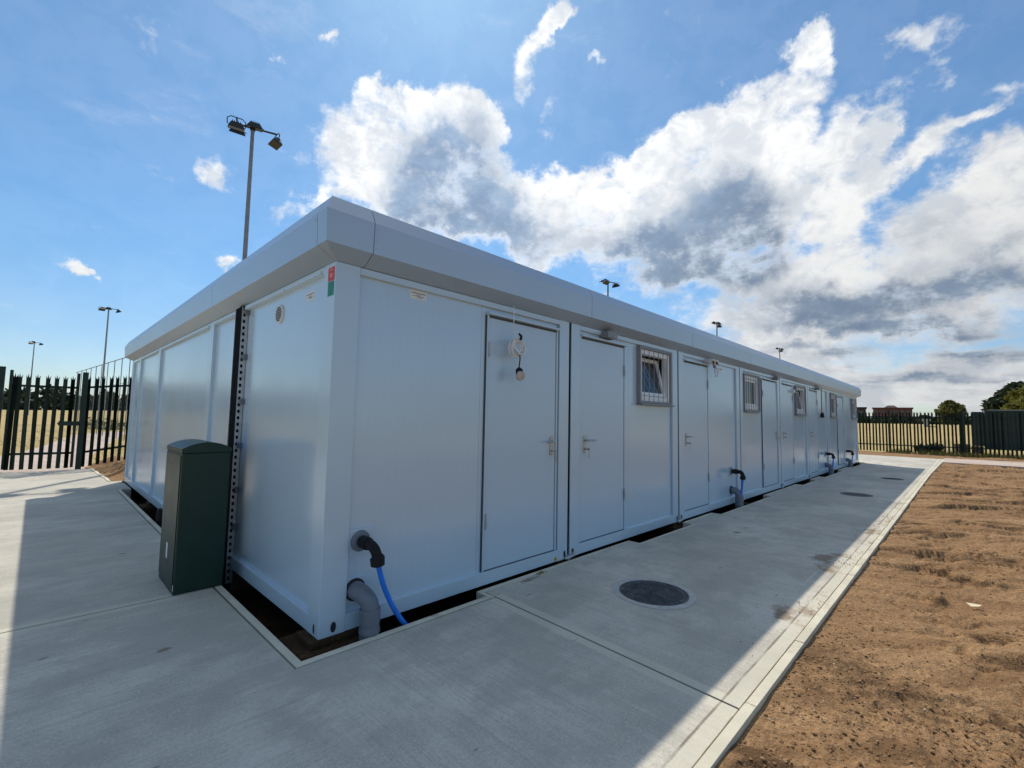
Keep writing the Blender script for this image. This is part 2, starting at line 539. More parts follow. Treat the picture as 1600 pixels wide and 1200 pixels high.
CLOUD_LUMPS = [
    (1.0956,0.5068,0.1249,0.0904,2.8687,1.2), (0.9971,0.5472,0.1037,0.0793,2.9275,1.2), (0.892,0.546,0.0997,0.0919,2.8959,1.2), (1.0805,0.5924,0.0481,0.0294,2.9195,1),
    (0.9783,0.5911,0.0767,0.0386,3.0109,1.1), (1.006,0.4396,0.1629,0.07,3.0198,1), (0.85,0.5699,0.0574,0.0372,3.0819,1), (0.8608,0.4629,0.1134,0.0881,3.0609,1),
    (0.7746,0.4299,0.1138,0.0727,3.1294,1), (0.7026,0.3683,0.0845,0.063,-3.1064,1), (0.9251,0.4878,0.1403,0.1082,3.0022,1), (0.69,0.4656,0.0992,0.0469,-3.1138,0.9),
    (0.6059,0.4743,0.0944,0.0475,2.9542,0.75), (0.524,0.4934,0.0695,0.0404,2.8819,0.6), (0.4879,0.5366,0.0525,0.0172,2.5679,0.5), (0.6401,0.4105,0.1257,0.073,-3.0868,1),
    (0.504,0.4086,0.1461,0.0945,-2.9982,1), (0.4257,0.518,0.0908,0.0676,-2.8321,1.2), (0.3753,0.5516,0.0635,0.0487,-2.7254,1.2), (0.3479,0.586,0.0371,0.03,2.1005,0.7),
    (0.3766,0.4513,0.149,0.1081,-2.8398,1), (0.3048,0.4977,0.0957,0.0739,-2.6616,1.2), (0.2531,0.551,0.0752,0.0581,-2.8484,1.1), (0.1988,0.5876,0.067,0.0563,1.2623,1.1),
    (0.1869,0.6319,0.0643,0.0303,-2.7718,1.05), (0.1535,0.5874,0.0357,0.0244,1.3375,0.7), (0.4273,0.3173,0.2007,0.0914,-3.0321,1), (0.3423,0.3382,0.1183,0.081,-2.9181,1),
    (0.2031,0.4452,0.104,0.085,0.9783,1), (0.1498,0.4123,0.0971,0.0651,1.4189,0.9), (0.1151,0.476,0.0767,0.0373,1.1651,1), (0.0879,0.4862,0.0486,0.0215,2.0438,0.6),
    (0.152,0.3405,0.0583,0.0407,-2.7674,0.8), (0.2733,0.3905,0.1321,0.0657,1.5413,0.5), (0.0667,0.256,0.1208,0.0571,3.0024,1), (-0.0051,0.3136,0.0915,0.0771,2.9924,1),
    (-0.0549,0.3403,0.0685,0.057,1.2727,1), (-0.0876,0.3554,0.0633,0.0458,1.1791,1), (0.2132,0.2463,0.1401,0.0517,3.0794,1), (0.1282,0.2129,0.1357,0.0646,-2.9797,1),
    (0.0061,0.2149,0.126,0.058,-2.9312,1), (0.2881,0.1893,0.1645,0.0505,-3.0591,0.9), (-0.0705,0.2553,0.0819,0.066,-2.398,1), (0.0542,0.1509,0.1827,0.0268,-3.0352,0.7),
    (0.1227,0.0973,0.2639,0.0373,-3.0914,0.75), (0.1692,0.0598,0.3559,0.0454,-3.1237,0.6), (0.0052,0.0461,0.2144,0.0436,-3.1245,0.65), (0.2893,0.1226,0.1743,0.0366,-3.098,0.6),
    (-0.0382,0.1024,0.0991,0.0247,-3.0595,0.6), (0.2156,0.1425,0.1607,0.035,-3.074,0.6), (0.0193,0.0564,0.1617,0.0221,-3.1151,0.55), (0.7239,0.7224,0.085,0.0293,2.5586,1.05),
    (0.6854,0.7597,0.0483,0.0299,2.952,1.05), (0.7659,0.6584,0.0603,0.0361,2.0449,0.75), (0.6218,0.6659,0.0399,0.0131,-3.0707,0.5), (0.0295,0.5726,0.0505,0.023,3.0366,0.62),
    (0.004,0.5297,0.0327,0.0153,-3.0534,0.45), (-0.0506,0.4621,0.0372,0.0161,2.7418,0.5), (0.0273,0.4436,0.0577,0.033,2.7302,0.7), (-0.0185,0.4536,0.0412,0.0178,3.1304,0.6),
    (0.0607,0.4174,0.0463,0.024,2.8271,0.55), (-0.0559,0.5005,0.0297,0.0143,-2.6086,0.45), (1.3595,0.4208,0.0448,0.0378,2.9487,0.8), (1.5546,0.2158,0.0341,0.0165,3.1298,0.95),
    (1.5339,0.2136,0.0193,0.0166,2.2651,0.95), (1.2524,0.3675,0.043,0.0254,2.5062,0.75), (1.2025,0.4086,0.0456,0.0221,2.9195,0.75), (1.3468,0.2646,0.0191,0.0169,2.3074,0.75),
    (1.1821,0.6667,0.0177,0.0086,2.8761,0.55), (1.2738,0.6109,0.01,0.0082,2.2942,0.5), (0.706,0.5669,0.0516,0.0171,-3.1204,0.4), (0.0103,0.4773,0.138,0.108,-3.0125,0.28),
    (0.0717,0.3479,0.0714,0.0552,-2.5234,0.5), (0.1356,0.2682,0.0836,0.0527,-2.8842,0.5), (0.2321,0.3169,0.0744,0.0547,-2.8206,0.4), (0.5712,0.4254,0.1097,0.083,-2.9922,0.4),
    (-0.0417,0.1874,0.1345,0.0833,-2.8967,0.35),
]
CLOUD_SHADE = [
    (0.9384,0.4694,0.1186,0.0866,3.0074,1), (0.9198,0.533,0.1058,0.0602,3.0433,0.9), (1.0055,0.4279,0.0949,0.0471,3.0155,0.7), (0.7241,0.3872,0.1131,0.0561,-3.1349,0.8),
    (0.8385,0.4281,0.0992,0.0605,3.0935,0.7), (0.3963,0.3265,0.1842,0.0659,-3.0267,1), (0.3412,0.4126,0.0905,0.0708,-2.7616,0.9), (0.5041,0.298,0.1442,0.0568,-3.0717,0.9),
    (0.2857,0.3249,0.068,0.0559,-2.7258,0.7), (0.2837,0.4251,0.0574,0.0419,-2.7678,0.5), (0.1748,0.2076,0.1156,0.038,-3.016,0.7), (0.0602,0.2086,0.1123,0.031,-3.12,0.8),
    (-0.0295,0.218,0.0969,0.0317,-2.9336,0.9), (0.0407,0.3058,0.0689,0.0403,2.9415,0.45), (-0.0452,0.2707,0.0588,0.0279,2.8881,0.6), (0.0621,0.1517,0.161,0.0145,-3.0374,0.6),
    (0.1397,0.126,0.1449,0.0111,-3.0733,0.6), (-0.0322,0.1173,0.0805,0.0115,-3.0471,0.6), (0.215,0.1716,0.1008,0.0185,-3.0565,0.5), (0.0184,0.0816,0.1325,0.0091,-3.0913,0.5),
    (0.388,0.5177,0.0752,0.031,-2.9542,0.25), (0.0238,0.1375,0.1952,0.0603,-3.0345,0.4), (0.217,0.084,0.1999,0.0469,-3.1116,0.3), (0.321,0.2222,0.1365,0.0364,-3.0524,0.4),
]

SUN_E, SKY_S, EXPO, CLOUD_K, BACK_FILL_CLOUD, TOP_FILL_CLOUD = 3.1, 0.12, 0.19, 6.9, 0.12, 0.5
SKY_TINT = (0.49, 0.80, 0.93)

# ------------------------------------------------------------------ the building
NU = 8
PITCH = 2.45
LX = NU * PITCH          # 19.6 m along the front
LY = 8.84                # depth
ZB = 0.010               # underside of the floor rail
ZT = 2.335               # under the eaves
REC = 0.030              # panels sit this far behind the posts

bld = empty('modular_building', (0, 0, 0), 0,
            'long low grey white modular cabin block with doors, barred windows and grey roof edge', 'building')


def fmap(face):
    if face == 'front':
        return lambda u, z, d: (u, d, z)
    if face == 'left':
        return lambda u, z, d: (d, u, z)
    if face == 'right':
        return lambda u, z, d: (LX - d, u, z)
    return lambda u, z, d: (u, LY - d, z)


def panel(bm, face, u0, u1, z0, z1, holes=(), d0=REC, th=0.05):
    f = fmap(face)
    us = sorted({u0, u1, *[h[0] for h in holes], *[h[1] for h in holes]})
    zs = sorted({z0, z1, *[h[2] for h in holes], *[h[3] for h in holes]})

    def solid(i, j):
        if i < 0 or j < 0 or i >= len(us) - 1 or j >= len(zs) - 1:
            return False
        uc, zc = (us[i] + us[i + 1]) / 2, (zs[j] + zs[j + 1]) / 2
        return not any(h[0] < uc < h[1] and h[2] < zc < h[3] for h in holes)
    d1 = d0 + th
    for i in range(len(us) - 1):
        for j in range(len(zs) - 1):
            if not solid(i, j):
                continue
            a, b, c, d = us[i], us[i + 1], zs[j], zs[j + 1]

            def q(*ps):
                bm.faces.new([bm.verts.new(f(*p)) for p in ps])
            q((a, c, d0), (b, c, d0), (b, d, d0), (a, d, d0))
            q((a, c, d1), (a, d, d1), (b, d, d1), (b, c, d1))
            if not solid(i - 1, j):
                q((a, c, d0), (a, d, d0), (a, d, d1), (a, c, d1))
            if not solid(i + 1, j):
                q((b, c, d0), (b, c, d1), (b, d, d1), (b, d, d0))
            if not solid(i, j - 1):
                q((a, c, d0), (a, c, d1), (b, c, d1), (b, c, d0))
            if not solid(i, j + 1):
                q((a, d, d0), (b, d, d0), (b, d, d1), (a, d, d1))
    bmesh.ops.remove_doubles(bm, verts=bm.verts[:], dist=1e-5)


ZR0, ZR1 = 0.115, 2.285
# unit -> doors (x0, x1, handle side, keys) and windows (x0, x1, z0, z1, tilt)
DOORS = {0: (1.315, 2.275, 1, True), 1: (2.625, 3.535, -1, True), 2: (5.075, 5.99, -1, True), 3: (8.62, 9.62, 1, True),
         4: (9.975, 10.90, -1, True), 5: (12.425, 13.36, -1, True), 6: (16.02, 16.97, 1, False)}
WINS = {1: (3.815, 4.67, 1.57, 2.275, 13), 3: (7.535, 8.41, 1.565, 2.25, 0), 4: (11.08, 12.00, 1.565, 2.25, 12),
        6: (14.93, 15.80, 1.56, 2.26, 0), 7: (18.50, 19.38, 1.56, 2.25, 0)}
SEAMS = {0: [1.27], 1: [3.622], 2: [6.03], 3: [8.585], 4: [], 5: [13.9], 6: [], 7: [18.1]}
for i in range(NU):
    X0 = PITCH * i
    xl = X0 + (0.0 if i == 0 else 0.02)
    xr = X0 + (PITCH if i == NU - 1 else PITCH - 0.02)
    pl, pr = X0 + 0.17, X0 + 2.28
    holes = []
    if i in DOORS:
        d = DOORS[i]
        holes.append((d[0], d[1], ZR0, 2.245))
    if i in WINS:
        w = WINS[i]
        holes.append((w[0] + 0.03, w[1] - 0.03, w[2] + 0.03, w[3] - 0.03))
    for s in SEAMS[i]:
        if not any(h[0] - 0.02 < s < h[1] + 0.02 for h in holes):
            holes.append((s, s + 0.0025, ZR0, ZR1))
    bm = bmesh.new()
    holes.append((pr - 0.012, pr, ZR0, ZR1))
    panel(bm, 'front', pl, pr, ZR0, ZR1, holes)
    obj('wall', bm, M['panel'], bld)
    for a, b in ((xl, pl), (pr, xr)):
        bm = bmesh.new()
        box(bm, a, b, 0.0, 0.17, ZB, ZT, bevel=0.004, seg=3)
        obj('corner_post', bm, M['frame'], bld, 40)
    one_box('floor_rail', M['frame'], bld, pl, pr, 0.0, 0.14, ZB + 0.003, ZR0, bevel=0.004)
    one_box('roof_rail', M['frame'], bld, pl, pr, 0.0, 0.14, ZR1, ZT - 0.002, bevel=0.004)
    if i > 0:
        one_box('joint_strip', M['cable'], bld, X0 - 0.0195, X0 + 0.0195, 0.012, 0.06, 0.05, ZT - 0.004)
        # galvanised clamp that ties the feet of two neighbouring units
        bm = bmesh.new()
        tube(bm, [(X0 - 0.075, -0.012, 0.022), (X0 - 0.02, -0.016, 0.020), (X0 + 0.075, -0.012, 0.030)], [0.012, 0.016, 0.014], 10)
        box(bm, X0 - 0.035, X0 - 0.002, -0.022, 0.0, -0.004, 0.045, 0.003)
        box(bm, X0 + 0.055, X0 + 0.09, -0.018, 0.0, 0.02, 0.06, 0.003)
        obj('clamp', bm, M['galv'], bld, 40)
    for xh in ([xl + 0.09] if i == 0 else [X0 + 0.065]) + [X0 + 2.385]:
        bm = bmesh.new()
        n = 20
        vs = [bm.verts.new((xh + 0.017 * math.cos(2 * PI * k / n), -0.0015,
                            0.062 + 0.034 * math.sin(2 * PI * k / n) * (1 if abs(math.sin(2 * PI * k / n)) < .8 else .92))) for k in range(n)]
        f = bm.faces.new(vs)
        e = bmesh.ops.inset_region(bm, faces=[f], thickness=0.004)
        bmesh.ops.translate(bm, verts=f.verts[:], vec=(0, -0.002, 0))
        obj('dark_hole_disc', bm, M['darkgap'], bld)  # dark disc on the post; the hole's shade is only painted

# left end wall (three units deep)
LPOSTS = [(0.0, 0.17), (2.88, 3.04), (5.91, 6.07), (7.81, 7.93), (8.69, LY)]
for k, (a, b) in enumerate(LPOSTS):
    if k == 0:
        continue                                   # the corner post is already there
    bm = bmesh.new()
    box(bm, 0.0, 0.15, a, b, ZB, ZT, bevel=0.004, seg=2)
    obj('corner_post', bm, M['frame'], bld, 40)
for (a, b), (c, d) in zip(LPOSTS, LPOSTS[1:]):
    bm = bmesh.new()
    panel(bm, 'left', b, c, ZR0, ZR1)
    obj('wall', bm, M['panel'], bld)
    one_box('floor_rail', M['frame'], bld, 0.0, 0.14, b, c, ZB + 0.003, ZR0, bevel=0.004)
    one_box('roof_rail', M['frame'], bld, 0.0, 0.14, b, c, ZR1, ZT - 0.002, bevel=0.004)
bm = bmesh.new()
n = 20
f = bm.faces.new([bm.verts.new((-0.0015, 0.068 + 0.012 * math.cos(2 * PI * k / n), 0.055 + 0.03 * math.sin(2 * PI * k / n))) for k in range(n)])
obj('dark_hole_disc', bm, M['darkgap'], bld)  # flat dark face painted in place of a shaded hole
# right end and back: plain
bm = bmesh.new()
panel(bm, 'right', 0.17, LY, ZB, ZT, d0=0.02)
obj('wall', bm, M['panel'], bld)
bm = bmesh.new()
panel(bm, 'back', 0.0, LX, ZB, ZT, d0=0.0)
obj('wall', bm, M['panel'], bld)
one_box('floor', M['dim'], bld, 0.15, LX - 0.08, 0.145, LY - 0.06, 0.05, 0.10)
one_box('interior_partition', M['dim'], bld, 0.2, LX - 0.1, 2.9, 2.95, 0.101, ZT)

# roof edge: folded steel in lengths with open butt joints
PROF = [(-0.06, 2.340), (0.0, 2.336), (0.119, 2.404), (0.127, 2.605), (0.076, 2.708), (-0.25, 2.712), (-0.25, 2.60)]


def fascia(pts, name='fascia'):
    """pts: (x, y, nx, ny): the wall line and the outward offset there."""
    bm = bmesh.new()
    rows = [[bm.verts.new((x + nx * o, y + ny * o, z)) for o, z in PROF] for x, y, nx, ny in pts]
    for a, b in zip(rows, rows[1:]):
        for k in range(len(PROF) - 1):
            bm.faces.new((a[k], b[k], b[k + 1], a[k + 1]))
    for r_ in (rows[0], rows[-1]):
        bm.faces.new(r_)
    return obj(name, bm, M['fascia'], bld)


g = 0.0022
front = [0.19] + [0.19 + 2.455 * k for k in range(1, 8)] + [LX - 0.19]
left = [0.01, 2.476, 4.794, 7.144, LY - 0.1]
fascia([(0, left[0] - g, -1, 0), (0, 0, -1, -1), (front[0] - g, 0, 0, -1)])
for a, b in zip(front, front[1:]):
    fascia([(a + g, 0, 0, -1), (b - g, 0, 0, -1)])
for a, b in zip(left, left[1:]):
    fascia([(0, a + g, -1, 0), (0, b - g, -1, 0)])
fascia([(front[-1] + g, 0, 0, -1), (LX, 0, 1, -1), (LX, 0.2, 1, 0)])
fascia([(LX, 0.2 + g, 1, 0), (LX, LY - 0.2, 1, 0)])
fascia([(LX, LY - 0.2 + g, 1, 0), (LX, LY, 1, 1), (LX - 0.2, LY, 0, 1)])
fascia([(LX - 0.2 - g, LY, 0, 1), (0.2, LY, 0, 1)])
fascia([(0.2 - g, LY, 0, 1), (0, LY, -1, 1), (0, left[-1] + g, -1, 0)])
one_box('roof', M['roof'], bld, 0.05, LX - 0.05, 0.05, LY - 0.05, 2.45, 2.62)
# rivets down the fascia joints
for x in front[:5]:
    for z in (2.44, 2.50, 2.57):
        bm = bmesh.new()
        disc(bm, (x + 0.018, -0.119 - 0.008 * (z - 2.404) / 0.201, z), (0, -1, 0), 0.004, 0.003, 8)
        obj('rivet', bm, M['galv'], bld, 40)
for y in left[:4]:
    for z in (2.44, 2.57):
        bm = bmesh.new()
        disc(bm, (-0.119 - 0.008 * (z - 2.404) / 0.201, y + 0.03, z), (-1, 0, 0), 0.004, 0.003, 8)
        obj('rivet', bm, M['galv'], bld, 40)
# drip trim under the eaves on the end wall, in two lengths
for a, b in ((0.2, 0.84), (0.86, 1.80), (2.06, 2.86), (3.06, 5.88), (6.1, 7.8)):
    one_box('eaves_trim', M['frame'], bld, -0.012, 0.02, a, b, ZT - 0.045, ZT - 0.028, bevel=0.002)

# doors
for i, (x0, x1, side, keys) in DOORS.items():
    zt = 2.245
    bm = bmesh.new()
    box(bm, x0 + 0.036, x1 - 0.036, 0.018, 0.06, ZR0 + 0.007, zt - 0.0425, bevel=0.0025, seg=2)
    door = obj('door', bm, M['door'], bld, 40)
    bm = bmesh.new()
    box(bm, x0 + 0.008, x0 + 0.029, 0.010, 0.062, ZR0 + 0.002, zt - 0.022, bevel=0.002)
    box(bm, x1 - 0.029, x1 - 0.008, 0.010, 0.062, ZR0 + 0.002, zt - 0.022, bevel=0.002)
    obj('door_frame', bm, M['frame'], door, 40)
    bm = bmesh.new()
    box(bm, x0 + 0.002, x1 - 0.002, -0.024, 0.062, zt - 0.024, zt - 0.004, bevel=0.002)
    obj('door_header', bm, M['frame'], door, 40)
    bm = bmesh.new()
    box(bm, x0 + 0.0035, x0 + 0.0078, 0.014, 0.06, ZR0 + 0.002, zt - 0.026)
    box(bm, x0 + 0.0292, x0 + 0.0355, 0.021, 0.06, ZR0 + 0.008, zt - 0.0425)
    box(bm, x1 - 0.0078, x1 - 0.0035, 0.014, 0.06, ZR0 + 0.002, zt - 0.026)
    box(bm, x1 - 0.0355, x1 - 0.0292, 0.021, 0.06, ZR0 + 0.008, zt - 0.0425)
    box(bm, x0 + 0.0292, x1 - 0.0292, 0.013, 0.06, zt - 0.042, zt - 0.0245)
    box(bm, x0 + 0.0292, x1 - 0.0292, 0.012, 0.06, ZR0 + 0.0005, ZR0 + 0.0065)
    obj('dark_strip', bm, M['dark_strip'], door)  # dark strips that draw lines round the leaf and below the header
    one_box('door_rebate', M['dark_strip'], door, x0 - 0.02, x1 + 0.02, 0.0815, 0.10, ZR0 - 0.01, zt + 0.01)
    hx = x1 - 0.095 if side > 0 else x0 + 0.095
    bm = bmesh.new()
    box(bm, hx - 0.019, hx + 0.019, 0.009, 0.0185, 1.015, 1.19, bevel=0.008, seg=3)
    pts = smooth_path([(hx, 0.014, 1.145), (hx, -0.028, 1.145), (hx - side * 0.018, -0.044, 1.145), (hx - side * 0.07, -0.046, 1.145),
                       (hx - side * 0.125, -0.046, 1.146)], 5)
    tube(bm, pts, 0.0095, 10)
    tube(bm, [(hx, 0.012, 1.055), (hx, -0.004, 1.055)], 0.010, 12)
    obj('handle', bm, M['steel'], door, 40)
    if keys:
        bm = bmesh.new()
        box(bm, hx - 0.002, hx + 0.002, -0.030, -0.004, 1.048, 1.062)
        disc(bm, (hx - 0.003, -0.04, 1.055), (1, 0, 0), 0.014, 0.005, 14)
        tube(bm, smooth_path([(hx, -0.042, 1.06), (hx + 0.012, -0.047, 1.052), (hx + 0.018, -0.042, 1.03), (hx + 0.017, -0.035, 1.012)], 4), 0.0018, 6)
        box(bm, hx + 0.007, hx + 0.024, -0.040, -0.036, 0.962, 1.014, 0.001)
        obj('key', bm, M['steel'], door, 40)
    hxx = x0 + 0.034 if side > 0 else x1 - 0.034
    for z in (0.52, 1.94):
        bm = bmesh.new()
        tube(bm, [(hxx, 0.003, z - 0.055), (hxx, 0.003, z + 0.055)], 0.0085, 10)
        tube(bm, [(hxx, 0.003, z - 0.07), (hxx, 0.003, z - 0.057)], 0.007, 10)
        obj('hinge', bm, M['galv'], door, 40)

# windows
for i, (x0, x1, z0, z1, tilt) in WINS.items():
    def ring(bm, a, b, c, d, w, y0, y1, bev=0.003):
        box(bm, a, a + w, y0, y1, c, d, bev)
        box(bm, b - w, b, y0, y1, c, d, bev)
        box(bm, a + w + 0.0005, b - w - 0.0005, y0 + 0.001, y1, c, c + w, bev)
        box(bm, a + w + 0.0005, b - w - 0.0005, y0 + 0.001, y1, d - w, d, bev)
    bm = bmesh.new()
    ring(bm, x0, x1, z0, z1, 0.030, -0.022, 0.085)
    win = obj('window', bm, M['grille'], bld, 40)
    a, b, c, d = x0 + 0.031, x1 - 0.031, z0 + 0.031, z1 - 0.031
    bm = bmesh.new()
    ring(bm, a, b, c, d, 0.062, 0.004, 0.082, 0.004)
    obj('window_frame', bm, M['pvc'], win, 40)
    sa, sb, sc_, sd = a + 0.063, b - 0.063, c + 0.063, d - 0.063
    rot = Matrix.Translation((0, 0.05, sc_)) @ Matrix.Rotation(R(-tilt), 4, 'X') @ Matrix.Translation((0, -0.05, -sc_))
    bm = bmesh.new()
    ring(bm, sa + 0.003, sb - 0.003, sc_ + 0.003, sd - 0.003, 0.046, 0.022, 0.070, 0.005)
    bm.transform(rot)
    obj('sash', bm, M['pvc'], win, 40)
    bm = bmesh.new()
    box(bm, sa + 0.045, sb - 0.045, 0.050, 0.060, sc_ + 0.045, sd - 0.045)
    bm.transform(rot)
    obj('pane', bm, M['glass'], win)
    bm = bmesh.new()
    nb = 6
    for k in range(nb):
        xb = a + (b - a) * (k + 0.7) / (nb + 0.4)
        tube(bm, [(xb, -0.012, z0 + 0.02), (xb, -0.012, z1 - 0.02)], 0.0048, 8)
    obj('security_bars', bm, M['grille'], win, 40)
    one_box('sill', M['grille'], win, x0 - 0.012, x1 + 0.012, -0.055, 0.03, z0 - 0.022, z0 - 0.002, bevel=0.003)

# vent on the end wall
bm = bmesh.new()
disc(bm, (REC, 1.018, 2.142), (-1, 0, 0), 0.074, 0.014, 36, 0.004)
vent = obj('vent', bm, M['white'], bld, 40)
bm = bmesh.new()
for k in range(9):
    z = 2.142 - 0.052 + k * 0.013
    h = math.sqrt(max(0.0, 0.060 ** 2 - (z - 2.142) ** 2))
    box(bm, REC - 0.0165, REC - 0.0143, 1.018 - h, 1.018 + h, z - 0.0042, z + 0.0030)
obj('vent_slot', bm, M['darkgap'], vent)


# labels: a thin sheet with printed lines
def label(face, u0, u1, z0, z1, d, lines, mat='label'):
    f = fmap(face)

    def rect(bm, a, b, c, e, dd0, dd1):
        p, q = f(a, c, dd0), f(b, e, dd1)
        box(bm, *sorted((p[0], q[0])), *sorted((p[1], q[1])), c, e)
    bm = bmesh.new()
    rect(bm, u0, u1, z0, z1, d, d - 0.0012)
    lab = obj('label', bm, M[mat], bld)
    if lines:
        bm = bmesh.new()
        for a, b, c, e in lines:
            rect(bm, u0 + (u1 - u0) * a, u0 + (u1 - u0) * b, z0 + (z1 - z0) * c, z0 + (z1 - z0) * e, d - 0.0013, d - 0.0018)
        obj('print', bm, M['ink'], lab)
    return lab


txt = [(0.06, 0.94, 0.66, 0.74)]
for row, (a, b) in zip((0.46, 0.33, 0.20), ((0.34, 0.64), (0.14, 0.86), (0.44, 0.74))):
    x = a
    while x < b - 0.02:
        w_ = random.uniform(0.03, 0.09)
        txt.append((x, min(b, x + w_), row, row + 0.06))
        x += w_ + 0.018
label('front', 0.574, 0.716, 2.216, 2.281, REC, txt)
label('left', 0.376, 0.522, 2.158, 2.222, REC, [(1 - b, 1 - a, c, d) for a, b, c, d in txt])
label('front', 6.47, 6.63, 2.19, 2.246, REC, txt[:6])
label('front', 2.232, 2.268, 0.018, 0.058, 0.0, [(0.3, 0.7, 0.3, 0.7)], 'yellow')
red = label('left', 0.012, 0.104, 2.215, 2.305, 0.0, None, 'redlab')
label('left', 0.014, 0.100, 2.118, 2.211, 0.0, None, 'greenlab')
bm = bmesh.new()
for z, w_ in ((2.292, 0.05), (2.284, 0.036)):
    box(bm, -0.0020, -0.0013, 0.058 - w_ / 2, 0.058 + w_ / 2, z - 0.0022, z + 0.0022)
n = 14
bm.faces.new([bm.verts.new((-0.0018, 0.058 + 0.016 * math.cos(2 * PI * k / n), 2.252 + 0.016 * math.sin(2 * PI * k / n))) for k in range(n)])
obj('print', bm, mat_paint('label_pale_red', (0.75, 0.35, 0.30), 0.5), red)

# cable tray up the end wall, full of black cables
bm = bmesh.new()
yt0, yt1, xt = 1.82, 2.02, -0.026
box(bm, REC - 0.006, REC - 0.003, yt0, yt1, -0.12, ZT - 0.004)
for yy in (yt0, yt1):
    zs = -0.12
    while zs < ZT - 0.03:                          # perforated flange: webs between slots
        box(bm, xt, REC - 0.006, yy - 0.001, yy + 0.001, zs, min(zs + 0.030, ZT - 0.004))
        box(bm, xt, xt + 0.010, yy - 0.001, yy + 0.001, zs + 0.030, min(zs + 0.058, ZT - 0.004))
        box(bm, 0.004, REC - 0.006, yy - 0.001, yy + 0.001, zs + 0.030, min(zs + 0.058, ZT - 0.004))
        zs += 0.058
tray = obj('cable_tray', bm, M['galv'], bld)
bm = bmesh.new()
for k in range(5):
    y = yt0 + 0.032 + k * 0.034
    tube(bm, [(REC - 0.026 - 0.004 * (k % 2), y, -0.25), (REC - 0.026 - 0.004 * (k % 2), y, 1.2), (REC - 0.028, y + 0.003, ZT - 0.006)], 0.0165, 10)
box(bm, -0.022, -0.018, yt0 + 0.012, yt1 - 0.006, 0.0, ZT - 0.01)
obj('cable_bundle', bm, M['cable'], tray, 40)
for z in (2.27, 1.86, 1.46, 1.07, 0.68, 0.36):
    one_box('bracket', M['greypipe'], tray, -0.006, REC - 0.001, yt0 - 0.040, yt0 - 0.004, z - 0.024, z + 0.024, bevel=0.003)

# lamps and cable boxes tucked under the eaves
def lamp_box(x0, x1, z0, z1, out):
    bm = bmesh.new()
    vs = box(bm, x0, x1, -out, REC, z0, z1, 0.004, 2)
    lb = obj('bulkhead_lamp', bm, M['grille'], bld, 40)
    bm = bmesh.new()
    disc(bm, (x1 + 0.012, -out * 0.45, (z0 + z1) / 2), (0.8, -0.5, -0.3), 0.032, 0.02, 18, 0.008)
    obj('lamp_sensor', bm, M['white'], lb, 40)
    return lb


lamp_box(3.00, 3.19, 2.255, 2.325, 0.09)
lamp_box(9.36, 9.50, 2.26, 2.325, 0.08)
lamp_box(13.1, 13.26, 2.26, 2.325, 0.08)
bm = bmesh.new()
box(bm, 5.86, 6.02, -0.03, REC, 2.255, 2.325, 0.006, 2)
sec = obj('security_light', bm, M['white'], bld, 40)
for xh in (5.86, 6.00):
    bm = bmesh.new()
    tube(bm, [(xh, -0.03, 2.29), (xh - 0.01, -0.10, 2.275), (xh - 0.015, -0.125, 2.268)], [0.030, 0.040, 0.042], 16)
    hd = obj('lamp_head', bm, M['white'], sec, 40)
    bm = bmesh.new()
    disc(bm, (xh - 0.015, -0.125, 2.268), (-0.1, -1, -0.1), 0.034, 0.002, 16)
    obj('lamp_lens', bm, M['black'], sec)
bm = bmesh.new()
tube(bm, smooth_path([(6.03, -0.02, 2.30), (6.06, -0.05, 2.24), (6.08, -0.05, 2.20)], 5), 0.020, 10)
obj('conduit', bm, M['grille'], sec, 40)
one_box('junction_box', M['white'], bld, 10.77, 10.87, -0.05, REC, 2.06, 2.13, bevel=0.006)

